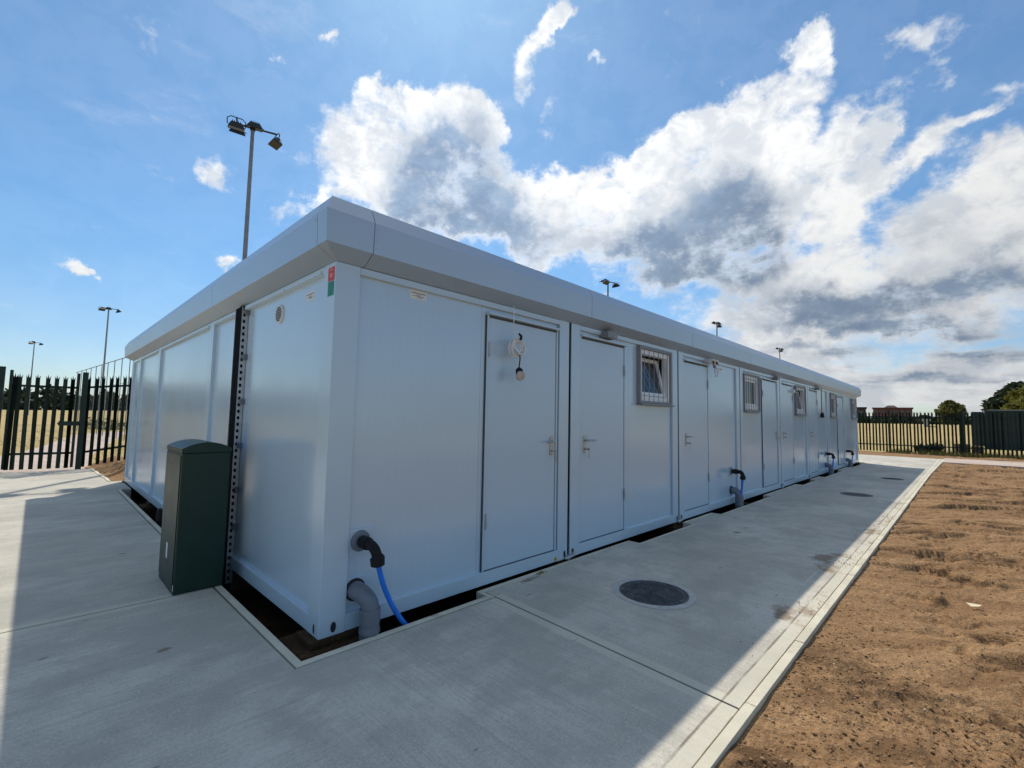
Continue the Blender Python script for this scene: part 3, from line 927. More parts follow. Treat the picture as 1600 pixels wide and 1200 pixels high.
# ------------------------------------------------------------------ services coming out of the front wall
PIPES = [(0.256, 0.548, 0.231, 0.247, 0.285, 0.29, 'beside the near corner of the cabin'), (6.913, 0.545, 6.90, 0.235, 6.95, 6.92, 'below the twin headed security light'),
         (14.2, 0.535, 14.18, 0.225, 14.22, 14.20, 'under the far window before the last door'), (17.22, 0.50, 17.2, 0.22, 17.24, 17.20, 'nearest the far end of the cabin')]
for k, (wx, wz, dx, dz, dvx, _, where) in enumerate(PIPES):
    wp = empty('water_pipe', (wx, 0, 0), 0, 'blue water pipe with black elbow fitting ' + where, 'water pipe', 'water pipes rising beside the cabin')
    bm = bmesh.new()
    box(bm, -0.078, 0.088, 0.016, REC - 0.0005, wz - 0.092, wz + 0.078, 0.003)
    obj('wall_plate', bm, M['door'], wp, 40)
    bm = bmesh.new()
    tube(bm, [(0, 0.0155, wz), (0, 0.008, wz), (0, 0.002, wz), (0, 0.0015, wz)], [0.068, 0.066, 0.05, 0.026], 32)
    obj('rosette', bm, M['greypipe'], wp, 50)
    bm = bmesh.new()
    ex = 0.022 if k == 0 else 0.0
    tube(bm, [(0, 0.01, wz), (0, -0.02, wz), (0, -0.022, wz), (0, -0.085, wz), (0, -0.088, wz), (0, -0.10, wz)],
         [0.030, 0.030, 0.041, 0.040, 0.034, 0.034], 18)
    tube(bm, smooth_path([(0, -0.09, wz), (0.002, -0.13, wz - 0.004), (ex * 0.5, -0.158, wz - 0.03), (ex, -0.166, wz - 0.075)], 6), 0.0315, 16)
    tube(bm, [(ex * 0.85, -0.163, wz - 0.062), (ex, -0.166, wz - 0.072), (ex * 1.2, -0.167, wz - 0.118), (ex * 1.25, -0.167, wz - 0.125)], [0.036, 0.045, 0.043, 0.026], 16)
    obj('elbow_fitting', bm, M['black'], wp, 45)
    bm = bmesh.new()
    if k == 0:
        pts = smooth_path([(0.027, -0.166, wz - 0.10), (0.046, -0.164, wz - 0.17), (0.085, -0.155, wz - 0.27), (0.155, -0.138, wz - 0.40),
                           (0.255, -0.118, wz - 0.54), (0.36, -0.10, wz - 0.66), (0.46, -0.09, wz - 0.78)], 6)
    else:
        pts = smooth_path([(0.0, -0.166, wz - 0.10), (-0.01, -0.155, wz - 0.25), (-0.02, -0.135, wz - 0.45), (-0.02, -0.12, wz - 0.75)], 6)
    tube(bm, pts, 0.0165, 14)
    obj('hose', bm, M['blue'], wp, 60)
    if k == 1:
        bm = bmesh.new()
        tube(bm, [(-0.016, -0.137, 0.13), (-0.018, -0.132, 0.10), (-0.019, -0.128, 0.03)], [0.024, 0.028, 0.024], 14)
        obj('coupling', bm, M['black'], wp, 45)
    dp = empty('drain_pipe', (dx, 0, 0), 0, 'grey plastic drain pipe bending into the trench ' + where, 'drain pipe', 'drain pipes bending into the trench')
    ox = 0.045 if k == 0 else 0.01
    bm = bmesh.new()
    box(bm, -0.06, 0.078, 0.018, REC - 0.0005, dz - 0.085, dz + 0.078, 0.003)
    obj('wall_plate', bm, M['door'], dp, 40)
    bm = bmesh.new()
    tube(bm, [(0, 0.0175, dz), (0, 0.006, dz), (0, 0.0055, dz)], [0.069, 0.069, 0.061], 30)
    obj('collar', bm, M['darkgap'], dp, 40)
    bm = bmesh.new()
    tube(bm, smooth_path([(0, 0.012, dz), (0.001, -0.03, dz - 0.001), (ox * 0.45, -0.078, dz - 0.022), (ox * 0.92, -0.103, dz - 0.07), (ox, -0.106, dz - 0.125)], 7), 0.056, 26)
    tube(bm, [(ox, -0.106, dz - 0.088), (ox, -0.106, dz - 0.092), (ox, -0.106, dz - 0.175), (ox, -0.106, dz - 0.18), (ox, -0.106, dz - 0.21),
              (ox, -0.106, dz - 0.214), (ox, -0.106, dz - 0.235), (ox, -0.106, dz - 0.239), (ox, -0.106, -0.29)],
         [0.058, 0.0645, 0.0645, 0.061, 0.061, 0.065, 0.065, 0.060, 0.060], 26)
    obj('pipe', bm, M['greypipe'], dp, 50)

# coiled white cable hanging from the eaves over the first door
cb = empty('coiled_cable', (1.565, -0.055, 2.33), 0, 'coil of white cable with a plug hanging over the nearest door', 'cable')
bm = bmesh.new()
tube(bm, smooth_path([(0, 0.0, 0.0), (0.006, 0, -0.10), (0.004, 0, -0.19), (0.02, -0.004, -0.265)], 5), 0.0038, 8)
pts = []
for k in range(7 * 26):
    a = 2 * PI * k / 26
    j = k // 26
    rr = 0.070 + 0.008 * math.sin(j * 2.1)
    tl = 0.10 * j / 7
    pts.append((0.035 + rr * math.sin(a) * 1.02 - 0.010 * (j % 3), -0.006 - 0.007 * j + 0.014 * math.cos(a + j), -0.338 + rr * math.cos(a) * (0.86 + 0.05 * (j % 2)) - 0.012 * ((j * 2) % 5) + 0.010 * math.sin(a * 2 + j)))
tube(bm, pts, 0.0078, 8)
obj('cable', bm, M['white'], cb, 60)
bm = bmesh.new()
tube(bm, [(0.018, -0.05, -0.245), (0.035, -0.064, -0.27), (0.026, -0.066, -0.30)], [0.009, 0.012, 0.011], 10)
obj('tape', bm, M['black'], cb, 50)
bm = bmesh.new()
tube(bm, smooth_path([(0.052, -0.03, -0.41), (0.060, -0.03, -0.46), (0.054, -0.028, -0.51), (0.050, -0.03, -0.545)], 4), 0.0055, 8)
obj('tail', bm, M['black'], cb, 50)
bm = bmesh.new()
tube(bm, [(0.050, -0.028, -0.535), (0.050, -0.03, -0.552), (0.052, -0.034, -0.585), (0.055, -0.04, -0.61)], [0.012, 0.030, 0.034, 0.030], 18)
pl = obj('plug', bm, M['black'], cb, 45)
bm = bmesh.new()
disc(bm, (0.045, -0.045, -0.606), (-0.25, -1, -0.25), 0.041, 0.022, 24, 0.006)
obj('plug_cap', bm, M['galv'], pl, 45)

# black plug lead over the sixth door
cb = empty('hanging_lead', (13.54, -0.05, 2.33), 0, 'black lead with a heavy plug dangling against a far door', 'cable')
bm = bmesh.new()
tube(bm, smooth_path([(0, 0, 0), (0.003, 0, -0.3), (0.01, 0, -0.68)], 6), 0.009, 8)
obj('lead', bm, M['black'], cb, 50)
bm = bmesh.new()
tube(bm, [(0.01, 0, -0.66), (0.01, -0.004, -0.69), (0.012, -0.006, -0.78), (0.012, -0.006, -0.80)], [0.016, 0.04, 0.052, 0.045], 14)
obj('plug', bm, M['black'], cb, 40)
# loop of white cable by the security light
bm = bmesh.new()
pts = [(6.15 + 0.055 * math.sin(a), -0.05 - 0.01 * math.sin(a * 1.5), 2.145 + 0.075 * math.cos(a)) for a in [2 * PI * 2.2 * k / 60 - 0.6 for k in range(61)]]
tube(bm, [(6.06, -0.035, 2.25)] + pts, 0.006, 8)
tag(obj('cable_loop', bm, M['white'], None, 60), 'small loop of white cable hanging from the twin headed security light', 'cable')

# ------------------------------------------------------------------ value noise for real relief
_lat = rng.random((256, 256))


def vnoise(x, y):
    xi, yi = np.floor(x).astype(int), np.floor(y).astype(int)
    fx, fy = x - xi, y - yi
    fx, fy = fx * fx * (3 - 2 * fx), fy * fy * (3 - 2 * fy)
    a = _lat[xi & 255, yi & 255]
    b = _lat[(xi + 1) & 255, yi & 255]
    c = _lat[xi & 255, (yi + 1) & 255]
    d = _lat[(xi + 1) & 255, (yi + 1) & 255]
    return (a * (1 - fx) + b * fx) * (1 - fy) + (c * (1 - fx) + d * fx) * fy - 0.5


def fbm(x, y, o=5, rough=0.5):
    s, a = 0, 1.0
    for k in range(o):
        s = s + a * vnoise(x * 2 ** k + 17.3 * k, y * 2 ** k + 9.1 * k)
        a *= rough
    return s


def spaced(a, b, first, grow, maxi):
    out, s = [a], first
    while out[-1] < b:
        out.append(out[-1] + s)
        s = min(maxi, s * grow)
    out[-1] = b
    return np.array(out)


def grid_mesh(name, xs, ys, zf, mat, kind='structure'):
    X, Y = np.meshgrid(xs, ys, indexing='ij')
    Z = zf(X, Y)
    V = np.stack([X, Y, Z], -1).reshape(-1, 3)
    nx, ny = len(xs), len(ys)
    i, j = np.meshgrid(np.arange(nx - 1), np.arange(ny - 1), indexing='ij')
    a = (i * ny + j).ravel()
    F = np.stack([a, a + ny, a + ny + 1, a + 1], 1)
    o = raw(name, V.tolist(), F.tolist(), mat, None, True)
    return tag(o, kind=kind)


# ------------------------------------------------------------------ ground
GX0, GX1, GY0, GY1, BIG = -7.0, 29.9, -13.0, 12.7, 1500.0
ZG = -0.055


def gz(x, y):
    """The playing field rises very slightly away from the compound, a little less so behind the gate."""
    r = math.hypot(x + 1.27, y + 2.82)
    az = math.degrees(math.atan2(y + 2.82, x + 1.27))
    k = 1.0 - 0.62 * min(1.0, max(0.0, (az - 68) / 24)) if az > -60 else 0.6
    f = min(1.0, max(0.0, (r - 38.0) / 150.0))
    return ZG + 2.15 * k * f * f * (3 - 2 * f)


cxm, cym = (GX0 + GX1) / 2, (GY0 + GY1) / 2
hx_, hy_ = (GX1 - GX0) / 2, (GY1 - GY0) / 2
V, F = [], []
NA = 240
dirs = []
for k in range(NA):
    a = 2 * PI * k / NA
    dirs.append((math.cos(a), math.sin(a)))
cor = [math.atan2(sy_ * hy_, sx_ * hx_) for sx_ in (1, -1) for sy_ in (1, -1)]
for c in cor:                                      # make sure the inner ring has the four corners
    k = round((c % (2 * PI)) / (2 * PI) * NA) % NA
    dirs[k] = (math.cos(c), math.sin(c))
RING = [1.0, 1.06, 1.25, 1.6, 2.1, 2.8, 3.6, 4.6, 5.8, 7.2, 9.0, 11.5, 15.0, 22.0, 40.0, 80.0]
for q in RING:
    for dx, dy in dirs:
        m = min(hx_ / max(1e-9, abs(dx)), hy_ / max(1e-9, abs(dy)))
        e = max(0.0, min(1.0, (q - 1.0) / 2.0))
        rr = m * q * (1 - e) + (18.0 * q) * e if q > 1 else m
        x, y = cxm + dx * rr, cym + dy * rr
        V.append((x, y, gz(x, y)))
for r_ in range(len(RING) - 1):
    for k in range(NA):
        a, b = r_ * NA + k, r_ * NA + (k + 1) % NA
        F.append((a, b, b + NA, a + NA))
tag(raw('ground', V, F, M['field'], None, True), kind='structure')
tag(raw('sub_base', [(GX0, GY0, -0.135), (GX1, GY0, -0.135), (GX1, -0.3, -0.135), (GX0, -0.3, -0.135), (GX0, GY1, -0.135), (GX1, GY1, -0.135),
                     (-0.3, -0.3, -0.135), (20.2, -0.3, -0.135), (-0.3, 9.2, -0.135), (20.2, 9.2, -0.135), (GX0, 9.2, -0.135), (GX1, 9.2, -0.135)],
        [(0, 1, 2, 7, 6, 3), (3, 6, 8, 10), (7, 2, 11, 9), (10, 8, 9, 11, 5, 4)], M['subbase']), kind='structure')
# floor of the trench the cabin stands in
tag(raw('trench_floor', [(-0.6, -0.6, -0.24), (20.6, -0.6, -0.24), (20.6, 9.6, -0.24), (-0.6, 9.6, -0.24)], [(0, 1, 2, 3)], M['pit_shade_soil']), kind='structure')


def soil_zd(X, Y):
    # scraped by an excavator bucket: shallow drag ridges, little scarps and crumbly patches running across the view
    U, W = X * 0.74 - Y * 0.67, X * 0.67 + Y * 0.74
    wx = fbm(X * 0.8, Y * 0.8, 4)
    W2 = W + 0.35 * wx
    z = 0.030 * fbm(U * 0.6 + wx, W2 * 2.0, 4, 0.5) + 0.035 * fbm(X * 0.45, Y * 0.45, 3)
    n = fbm(U * 0.8 + 3.1, W2 * 3.6, 4, 0.55)
    m = np.clip(fbm(X * 1.3 + 8, Y * 1.3, 3) * 2.6 + 0.75, 0, 1)
    z = z + 0.036 * m * np.tanh(n * 18)                        # scarps: sudden small steps
    n2 = fbm(U * 1.9 + 9.4, W2 * 7.5 + 2, 4, 0.55)
    m2 = np.clip(fbm(X * 0.9 + 3, Y * 0.9 + 7, 3) * 2.4 + 0.5, 0, 1)
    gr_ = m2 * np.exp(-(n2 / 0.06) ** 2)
    z = z - 0.028 * gr_                                        # grooves
    n3 = fbm(U * 2.6 + 1.7, W2 * 10.0 + 5, 4, 0.55)
    m3 = np.clip(fbm(X * 1.1 + 13, Y * 1.1 + 2, 3) * 2.4 + 0.35, 0, 1)
    z = z + 0.012 * m3 * np.tanh(n3 * 12)
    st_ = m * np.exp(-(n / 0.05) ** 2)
    cr = np.clip(fbm(X * 0.7 + 21, Y * 0.7 + 4, 4) * 3.0 + 0.15, 0, 1)
    z = z + cr * (0.022 * fbm(X * 9, Y * 9, 4, 0.62) + 0.03 * np.clip(fbm(X * 17 + 5, Y * 17, 3, 0.6) - 0.10, 0, 1))
    z = z + 0.009 * fbm(X * 24, Y * 24, 3, 0.65)
    edge = np.clip((-2.06 - Y) / 0.45, 0, 1)
    far = np.clip((Y + 13.0) / 0.5, 0, 1)
    relief_shade = np.clip(0.8 * gr_ + 0.65 * st_ + 0.45 * m3 * np.exp(-(n3 / 0.05) ** 2) + 0.6 * cr * np.clip(fbm(X * 2.3, Y * 2.3, 4) * 2 + 0.3, 0, 1), 0, 1)  # painted shade along grooves and scarps, plus darker crumbly patches
    return -0.046 + 0.024 * np.exp(-((Y + 2.056) / 0.30) ** 2) + z * (0.25 + 0.75 * edge) * far, relief_shade


def soil_z(X, Y):
    return soil_zd(X, Y)[0]


xs = np.concatenate([np.arange(-7.0, 0.2, 0.4), spaced(0.2, 29.9, 0.014, 1.0030, 0.16)])
ys = -spaced(2.057, 13.0, 0.013, 1.0042, 0.16)[::-1]
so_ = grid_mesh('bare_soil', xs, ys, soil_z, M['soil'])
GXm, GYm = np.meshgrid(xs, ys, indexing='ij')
at = so_.data.attributes.new('relief_shade', 'FLOAT', 'POINT')
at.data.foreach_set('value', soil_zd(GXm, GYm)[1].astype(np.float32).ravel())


def strip_z(X, Y):
    return -0.05 + 0.05 * fbm(X * 0.8, Y * 0.8, 4) * np.clip((29.9 - X) / 0.5, 0, 1)


grid_mesh('soil_strip', np.arange(25.35, 29.91, 0.25), np.arange(-2.05, 12.71, 0.25), strip_z, M['soil'])


def mound_z(X, Y):
    e = np.clip((X + 0.28) / 0.5, 0, 1) * np.clip((Y - 9.2) / 1.8, 0, 1)
    return -0.07 + e * (0.10 + 0.16 * fbm(X * 1.7, Y * 1.7, 4) + 0.05 * np.clip(Y - 11, 0, 2)) + 0.03 * fbm(X * 9, Y * 9, 3)


grid_mesh('soil_mound', np.arange(-0.5, 4.0, 0.05), np.arange(8.5, 13.4, 0.05), mound_z, M['soil'])
grid_mesh('soil_rear', np.arange(4.0, 20.5, 0.5), np.arange(8.5, 12.71, 0.42), lambda X, Y: -0.07 + 0 * X, M['soil'])


def slab(poly, mat, name='concrete_slab', z1=0.0):
    bm = bmesh.new()
    top = prism(bm, poly, -0.16, z1)
    bmesh.ops.bevel(bm, geom=top.edges[:], offset=0.004, segments=2, profile=0.5, affect='EDGES')
    return tag(obj(name, bm, mat, None, 40), kind='structure')


YK = -1.999
ys_, yn = -0.217, -0.085
slab([(-7, YK), (1.156, YK), (1.263, ys_), (ys_, ys_), (ys_, 1.409), (-7, 1.409)], M['conc'])
slab([(-7, 1.420), (ys_, 1.420), (ys_, 6.835), (-7, 6.50)], M['concx'])
slab([(-7, 6.508), (ys_, 6.843), (ys_, 7.67), (-0.012, 7.67), (-0.012, 8.95), (-0.17, 8.95), (-0.27, 11.75), (-7, 11.75)], M['concx'])
slab([(1.168, YK), (6.366, YK), (6.491, ys_), (5.865, ys_), (5.865, yn), (4.965, yn), (4.965, ys_), (3.47, ys_), (3.47, yn), (1.281, yn), (1.275, ys_)], M['concy'])
slab([(6.374, YK), (15.746, YK), (15.746, yn), (15.535, yn), (15.535, ys_), (12.965, ys_), (12.965, yn), (12.135, yn), (12.135, ys_),
      (10.715, ys_), (10.715, yn), (8.435, yn), (8.435, ys_), (6.499, ys_)], M['concy'])
slab([(15.754, YK), (25.1, YK - 0.10), (25.5, 3.0), (25.5, 12.6), (19.75, 12.6), (19.75, ys_), (16.965, ys_), (16.965, yn), (15.754, yn)], M['concy'])

# narrow edging stones round the trench and its openings
bm = bmesh.new()


def stones(x0, x1, y0, y1, zt=0.003):
    L = 0.915
    if x1 - x0 > y1 - y0:
        a = x0
        while a < x1 - 0.02:
            b = min(x1, a + L)
            box(bm, a, b - 0.003, y0, y1, -0.18, zt + random.uniform(-0.001, 0.001), 0.003)
            a = b
    else:
        a = y0
        while a < y1 - 0.02:
            b = min(y1, a + L)
            box(bm, x0, x1, a, b - 0.003, -0.18, zt + random.uniform(-0.001, 0.001), 0.003)
            a = b


stones(-0.202, 1.225, -0.202, -0.156)
stones(-0.202, -0.156, -0.155, 7.66)
stones(1.226, 1.262, -0.208, -0.035)
for a, b in ((1.264, 3.468), (4.967, 5.863), (8.437, 10.713), (12.137, 12.963), (15.537, 16.963)):
    stones(a, b, -0.079, -0.032, 0.001)
for a, b in ((3.476, 4.959), (5.871, 8.429), (10.721, 12.129), (12.971, 15.529), (16.971, 19.742)):
    stones(a + 0.037, b - 0.037, -0.210, -0.178)
    for q in (a, b - 0.036):
        stones(q, q + 0.036, -0.210, -0.035)
tag(obj('edging_stones', bm, M['edging'], None, 40), kind='structure')
# kerb between the concrete and the soil
bm = bmesh.new()
x = -7.0
while x < 25.0:
    dy = -0.10 * max(0, (x - 15.75) / 9.35)
    dz = random.uniform(-0.002, 0.002)
    box(bm, x, x + 0.911, -2.056 + dy, -2.006 + dy, -0.2, 0.006 + dz, 0.004, 2)
    x += 0.915
for k in range(4):
    a = 8.97 + k * 0.70
    box(bm, -0.225 - 0.025 * k, -0.175 - 0.025 * k, a, a + 0.695, -0.18, 0.012, 0.004, 2)
tag(obj('kerb', bm, M['edging'], None, 40), kind='structure')
# bearing pads under the corner, rubble in the trench
bm = bmesh.new()
for x, y in [(0.10, 0.10)] + [(PITCH * k, 0.12) for k in range(1, 9)] + [(0.12, 2.9), (0.12, 5.9), (0.12, 8.7)]:
    box(bm, x - 0.22, x + 0.22, y - 0.16, y + 0.2, -0.26, -0.035, 0.012, 2)
    box(bm, x - 0.15, x + 0.15, y - 0.11, y + 0.11, -0.034, ZB - 0.001, 0.002)
tag(obj('bearing_pads', bm, M['pit_shade_soil']), kind='structure')

# paths
bm = bmesh.new()
prism(bm, [(22.9, -2.13), (25.95, -2.12), (26.35, -13), (22.5, -13)], -0.12, 0.004)
tag(obj('path', bm, M['path']), kind='structure')
P2 = [(-2.6, 11.76), (-0.45, 11.76), (-0.20, 13.5), (0.15, 17.5), (1.35, 25.3), (2.3, 31.8), (9, 33), (30, 34), (30, 37.5), (9, 36.5), (2.0, 36.3), (0.25, 32.6), (-0.98, 22.1), (-1.45, 19.4), (-2.2, 16.0)]
bm = bmesh.new()
prism(bm, P2, -0.2, -0.028)
tag(obj('path', bm, M['path']), kind='structure')


# ------------------------------------------------------------------ stones, clods, grass
def chunks(name, n, area, zf, smin, smax, mat, flat=0.7, dens=None):
    ph = (1 + 5 ** 0.5) / 2
    base = np.array([(-1, ph, 0), (1, ph, 0), (-1, -ph, 0), (1, -ph, 0), (0, -1, ph), (0, 1, ph), (0, -1, -ph), (0, 1, -ph), (ph, 0, -1), (ph, 0, 1), (-ph, 0, -1), (-ph, 0, 1)]) / 1.9
    tri = np.array([(0, 11, 5), (0, 5, 1), (0, 1, 7), (0, 7, 10), (0, 10, 11), (1, 5, 9), (5, 11, 4), (11, 10, 2), (10, 7, 6), (7, 1, 8),
                    (3, 9, 4), (3, 4, 2), (3, 2, 6), (3, 6, 8), (3, 8, 9), (4, 9, 5), (2, 4, 11), (6, 2, 10), (8, 6, 7), (9, 8, 1)])
    N0 = n * 30
    x, y = rng.uniform(area[0], area[1], N0), rng.uniform(area[2], area[3], N0)
    if dens is not None:
        keep = rng.random(N0) < dens(x, y)
        x, y = x[keep], y[keep]
    x, y = x[:n], y[:n]
    n = len(x)
    z = zf(x, y)
    s = (smin + (smax - smin) * rng.random(n) ** 3)[:, None, None]
    p = base[None] * rng.uniform(0.72, 1.18, (n, 12, 1)) * s * np.stack([np.ones(n), rng.uniform(0.55, 1.0, n), np.full(n, flat)], 1)[:, None, :]
    p = p + rng.normal(0, 0.07, (n, 12, 3)) * s
    a = rng.uniform(0, 2 * PI, n)[:, None]
    px = p[:, :, 0] * np.cos(a) - p[:, :, 1] * np.sin(a) + x[:, None]
    py = p[:, :, 0] * np.sin(a) + p[:, :, 1] * np.cos(a) + y[:, None]
    pz = p[:, :, 2] + (z[:, None] + s[:, :, 0] * 0.2)
    V = np.stack([px, py, pz], -1).reshape(-1, 3)
    F = (tri[None] + (np.arange(n) * 12)[:, None, None]).reshape(-1, 3)
    return raw(name, V.tolist(), F.tolist(), mat, None, False)


near = lambda x, y: np.minimum(1.0, 6.0 / (1 + (x - 1) ** 2 + (y + 2.5) ** 2))
tag(chunks('soil_clods', 20000, (0.4, 14, -9, -2.07), soil_z, 0.002, 0.013, M['soil'], 0.5, lambda x, y: near(x, y) * (0.12 + 0.88 * np.clip(fbm(x * 0.7 + 21, y * 0.7 + 4, 4) * 3 + 0.15, 0, 1))), kind='stuff')
tag(chunks('spilled_soil', 900, (1.6, 9.5, -2.05, -1.55), lambda X, Y: 0.004 + 0 * X, 0.0015, 0.007, M['soil'], 0.6,
           lambda x, y: np.clip((-1.5 - y) / 0.55, 0, 1) ** 2 * np.clip(fbm(x * 1.1 + 2, y * 2.0, 4) * 3 + 0.15, 0, 1)), kind='stuff')
tag(chunks('pale_pebbles', 2200, (0.4, 14, -9, -2.08), soil_z, 0.002, 0.007, mat_paint('pale_pebble', (0.55, 0.48, 0.38), 0.8, var=0.3, scale=9), 0.7, near), kind='stuff')
tag(chunks('trench_rubble', 420, (-0.14, 1.2, -0.14, 1.6), lambda X, Y: -0.235 + 0 * X, 0.008, 0.035, M['pit_shade_soil'], 0.7,
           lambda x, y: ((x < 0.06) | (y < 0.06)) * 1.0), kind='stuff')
sc_ = [(4.00, -2.80), (4.06, -2.77), (4.10, -2.86), (4.02, -2.845)]
zz = soil_z(np.array([4.04]), np.array([-2.81]))[0] + 0.03
tag(raw('paper_scrap', [(x, y, zz + 0.008 * (k % 2)) for k, (x, y) in enumerate(sc_)] + [(x, y, zz + 0.004 + 0.008 * (k % 2)) for k, (x, y) in enumerate(sc_)],
        [(0, 1, 2, 3), (4, 7, 6, 5), (0, 4, 5, 1), (1, 5, 6, 2), (2, 6, 7, 3), (3, 7, 4, 0)], M['paper']),
    'small cream scrap lying on the bare soil', 'scrap')


def blades(name, spots, mat, hmin, hmax, wid):
    V, F = [], []
    for x, y, z in spots:
        h = rng.uniform(hmin, hmax)
        a = rng.uniform(0, 2 * PI)
        lean = rng.normal(0, 0.35 * h, 2)
        dx, dy = math.cos(a) * wid, math.sin(a) * wid
        o = len(V)
        V += [(x - dx, y - dy, z - 0.01), (x + dx, y + dy, z - 0.01), (x + lean[0] * .4 + dx * .6, y + lean[1] * .4 + dy * .6, z + h * .6),
              (x + lean[0] * .4 - dx * .6, y + lean[1] * .4 - dy * .6, z + h * .6), (x + lean[0], y + lean[1], z + h)]
        F += [(o, o + 1, o + 2, o + 3), (o + 3, o + 2, o + 4)]
    return raw(name, V, F, mat)


def in_path(x, y):
    if y < 11.8:
        return True
    xr = np.interp(y, [12, 17.5, 25.3, 31.8], [-0.35, 0.15, 1.35, 2.3])
    xl = np.interp(y, [12, 19.4, 22.1, 32.6], [-2.6, -1.45, -0.98, 0.25])
    return xl < x < xr or (y > 31.5 and y < 37)


sp = []
while len(sp) < 7000:
    x, y = rng.uniform(-7, 9), 12 + 30 * rng.random() ** 1.6
    if in_path(x, y):
        continue
    if fbm(np.array([x * 0.6]), np.array([y * 0.6]), 3)[0] < -0.12:
        continue
    z = float(mound_z(np.array([x]), np.array([y]))[0]) if (x > -0.4 and y < 13.4) else ZG
    sp.append((x, y, z))
tag(blades('grass', sp, M['straw'], 0.03, 0.12, 0.006), kind='stuff')
sp = []
while len(sp) < 3500:
    y = rng.uniform(-9, 4)
    x = 29.75 + rng.normal(0, 0.35)
    if fbm(np.array([x * 0.5]), np.array([y * 0.9]), 3)[0] < -0.05:
        continue
    sp.append((x, y, ZG))
tag(blades('weeds', sp, M['leaf_olive'], 0.05, 0.30, 0.012), kind='stuff')
sp = [(1.93 + rng.normal(0, 0.03), -0.098 + rng.normal(0, 0.008), 0.0) for _ in range(40)]
tag(blades('weed_tuft', sp, M['leaf_green'], 0.01, 0.03, 0.003), 'tiny green weed sprouting at the concrete edge below the nearest door', 'weed')

# ------------------------------------------------------------------ manhole covers
def manhole(x, y, r, rz, label):
    t = empty('manhole_cover', (x, y, 0), rz, label, 'manhole cover', 'manhole covers in the concrete')
    bm = bmesh.new()
    n = 48
    a = [bm.verts.new(((r + 0.004) * math.cos(2 * PI * k / n), (r + 0.004) * math.sin(2 * PI * k / n), 0.0035)) for k in range(n)]
    w = [r + 0.062 + 0.008 * math.sin(3 * 2 * PI * k / n + 1) + rng.normal(0, 0.002) for k in range(n)]
    b = [bm.verts.new((w[k] * math.cos(2 * PI * k / n), w[k] * math.sin(2 * PI * k / n), 0.0025)) for k in range(n)]
    for k in range(n):
        bm.faces.new((a[k], b[k], b[(k + 1) % n], a[(k + 1) % n]))
    obj('surround', bm, M['mortar'], t)
    bm = bmesh.new()
    rr = [(r + 0.003, 0.002), (r + 0.003, 0.007), (r - 0.010, 0.007), (r - 0.012, 0.003), (r - 0.017, 0.003), (r - 0.019, 0.0065)]
    rows = [[bm.verts.new((q * math.cos(2 * PI * k / n), q * math.sin(2 * PI * k / n), z)) for k in range(n)] for q, z in rr]
    for c, d in zip(rows, rows[1:]):
        for k in range(n):
            bm.faces.new((c[k], c[(k + 1) % n], d[(k + 1) % n], d[k]))
    bm.faces.new(rows[-1])
    q = -r
    while q < r:
        w_ = -r
        while w_ < r:
            if math.hypot(q, w_) < r - 0.034 and not (abs(abs(q) - r * 0.62) < 0.04 and abs(w_) < 0.022):
                ang = ((round(q / 0.0235) + round(w_ / 0.0235)) % 2)
                sx_, sy_ = (0.0085, 0.0032) if ang else (0.0032, 0.0085)
                box(bm, q - sx_, q + sx_, w_ - sy_, w_ + sy_, 0.0066, 0.0094)
            w_ += 0.0235
        q += 0.0235
    obj('lid', bm, M['cover'], t, 30)
    for s in (-1, 1):
        one_box('keyhole', M['darkgap'], t, s * r * 0.62 - 0.022, s * r * 0.62 + 0.022, -0.007, 0.007, 0.0066, 0.0078)
    return t


manhole(2.245, -1.0, 0.262, R(-25), 'nearest round cast iron manhole cover with dusty rim in the concrete')
manhole(9.98, -1.245, 0.262, R(20), 'middle round manhole cover, further along the shaded concrete path')
manhole(14.05, -1.425, 0.235, R(60), 'farthest manhole cover, close to the shadow end of the path')

# ------------------------------------------------------------------ green roadside cabinet by the end wall
cab = empty('utility_cabinet', (-0.3125, 1.705, 0), 0, 'dark green domed utility cabinet standing beside the end wall', 'utility cabinet')
hw, hd = 0.1625, 0.285
bm = bmesh.new()
box(bm, -hw, hw, -hd, hd, 0.0, 1.045, 0.008, 3)
obj('body', bm, M['cabinet'], cab, 40)
bm = bmesh.new()
n = 14
prof = [(-hw - 0.004, 1.047), (-hw - 0.004, 1.078)] + [((-1 + 2 * k / n) * (hw + 0.004), 1.078 + 0.048 * (1 - (-1 + 2 * k / n) ** 2)) for k in range(1, n)] + [(hw + 0.004, 1.078), (hw + 0.004, 1.047)]
va = [bm.verts.new((x, -hd - 0.003, z)) for x, z in prof]
vb = [bm.verts.new((x, hd + 0.004, z)) for x, z in prof]
bm.faces.new(va[::-1])
bm.faces.new(vb)
for k in range(len(prof)):
    bm.faces.new((va[k], va[(k + 1) % len(prof)], vb[(k + 1) % len(prof)], vb[k]))
obj('lid', bm, M['cabinet'], cab, 35)
bm = bmesh.new()
box(bm, -hw - 0.006, -hw - 0.0005, -hd + 0.022, hd - 0.022, 0.05, 1.03, 0.003, 2)
dr = obj('door', bm, M['cabinet'], cab, 40)
bm = bmesh.new()
for z in (0.992, 0.975):
    disc(bm, (-hw - 0.006, 0.02, z), (-1, 0, 0), 0.007, 0.003, 12)
obj('lock', bm, M['galv'], dr, 40)
one_box('sticker', M['label'], dr, -hw - 0.0072, -hw - 0.006, -0.03, 0.015, 0.22, 0.335)
one_box('sticker', M['label'], cab, -hw - 0.0015, -hw - 0.0002, -hd + 0.004, -hd + 0.018, 0.03, 0.075)

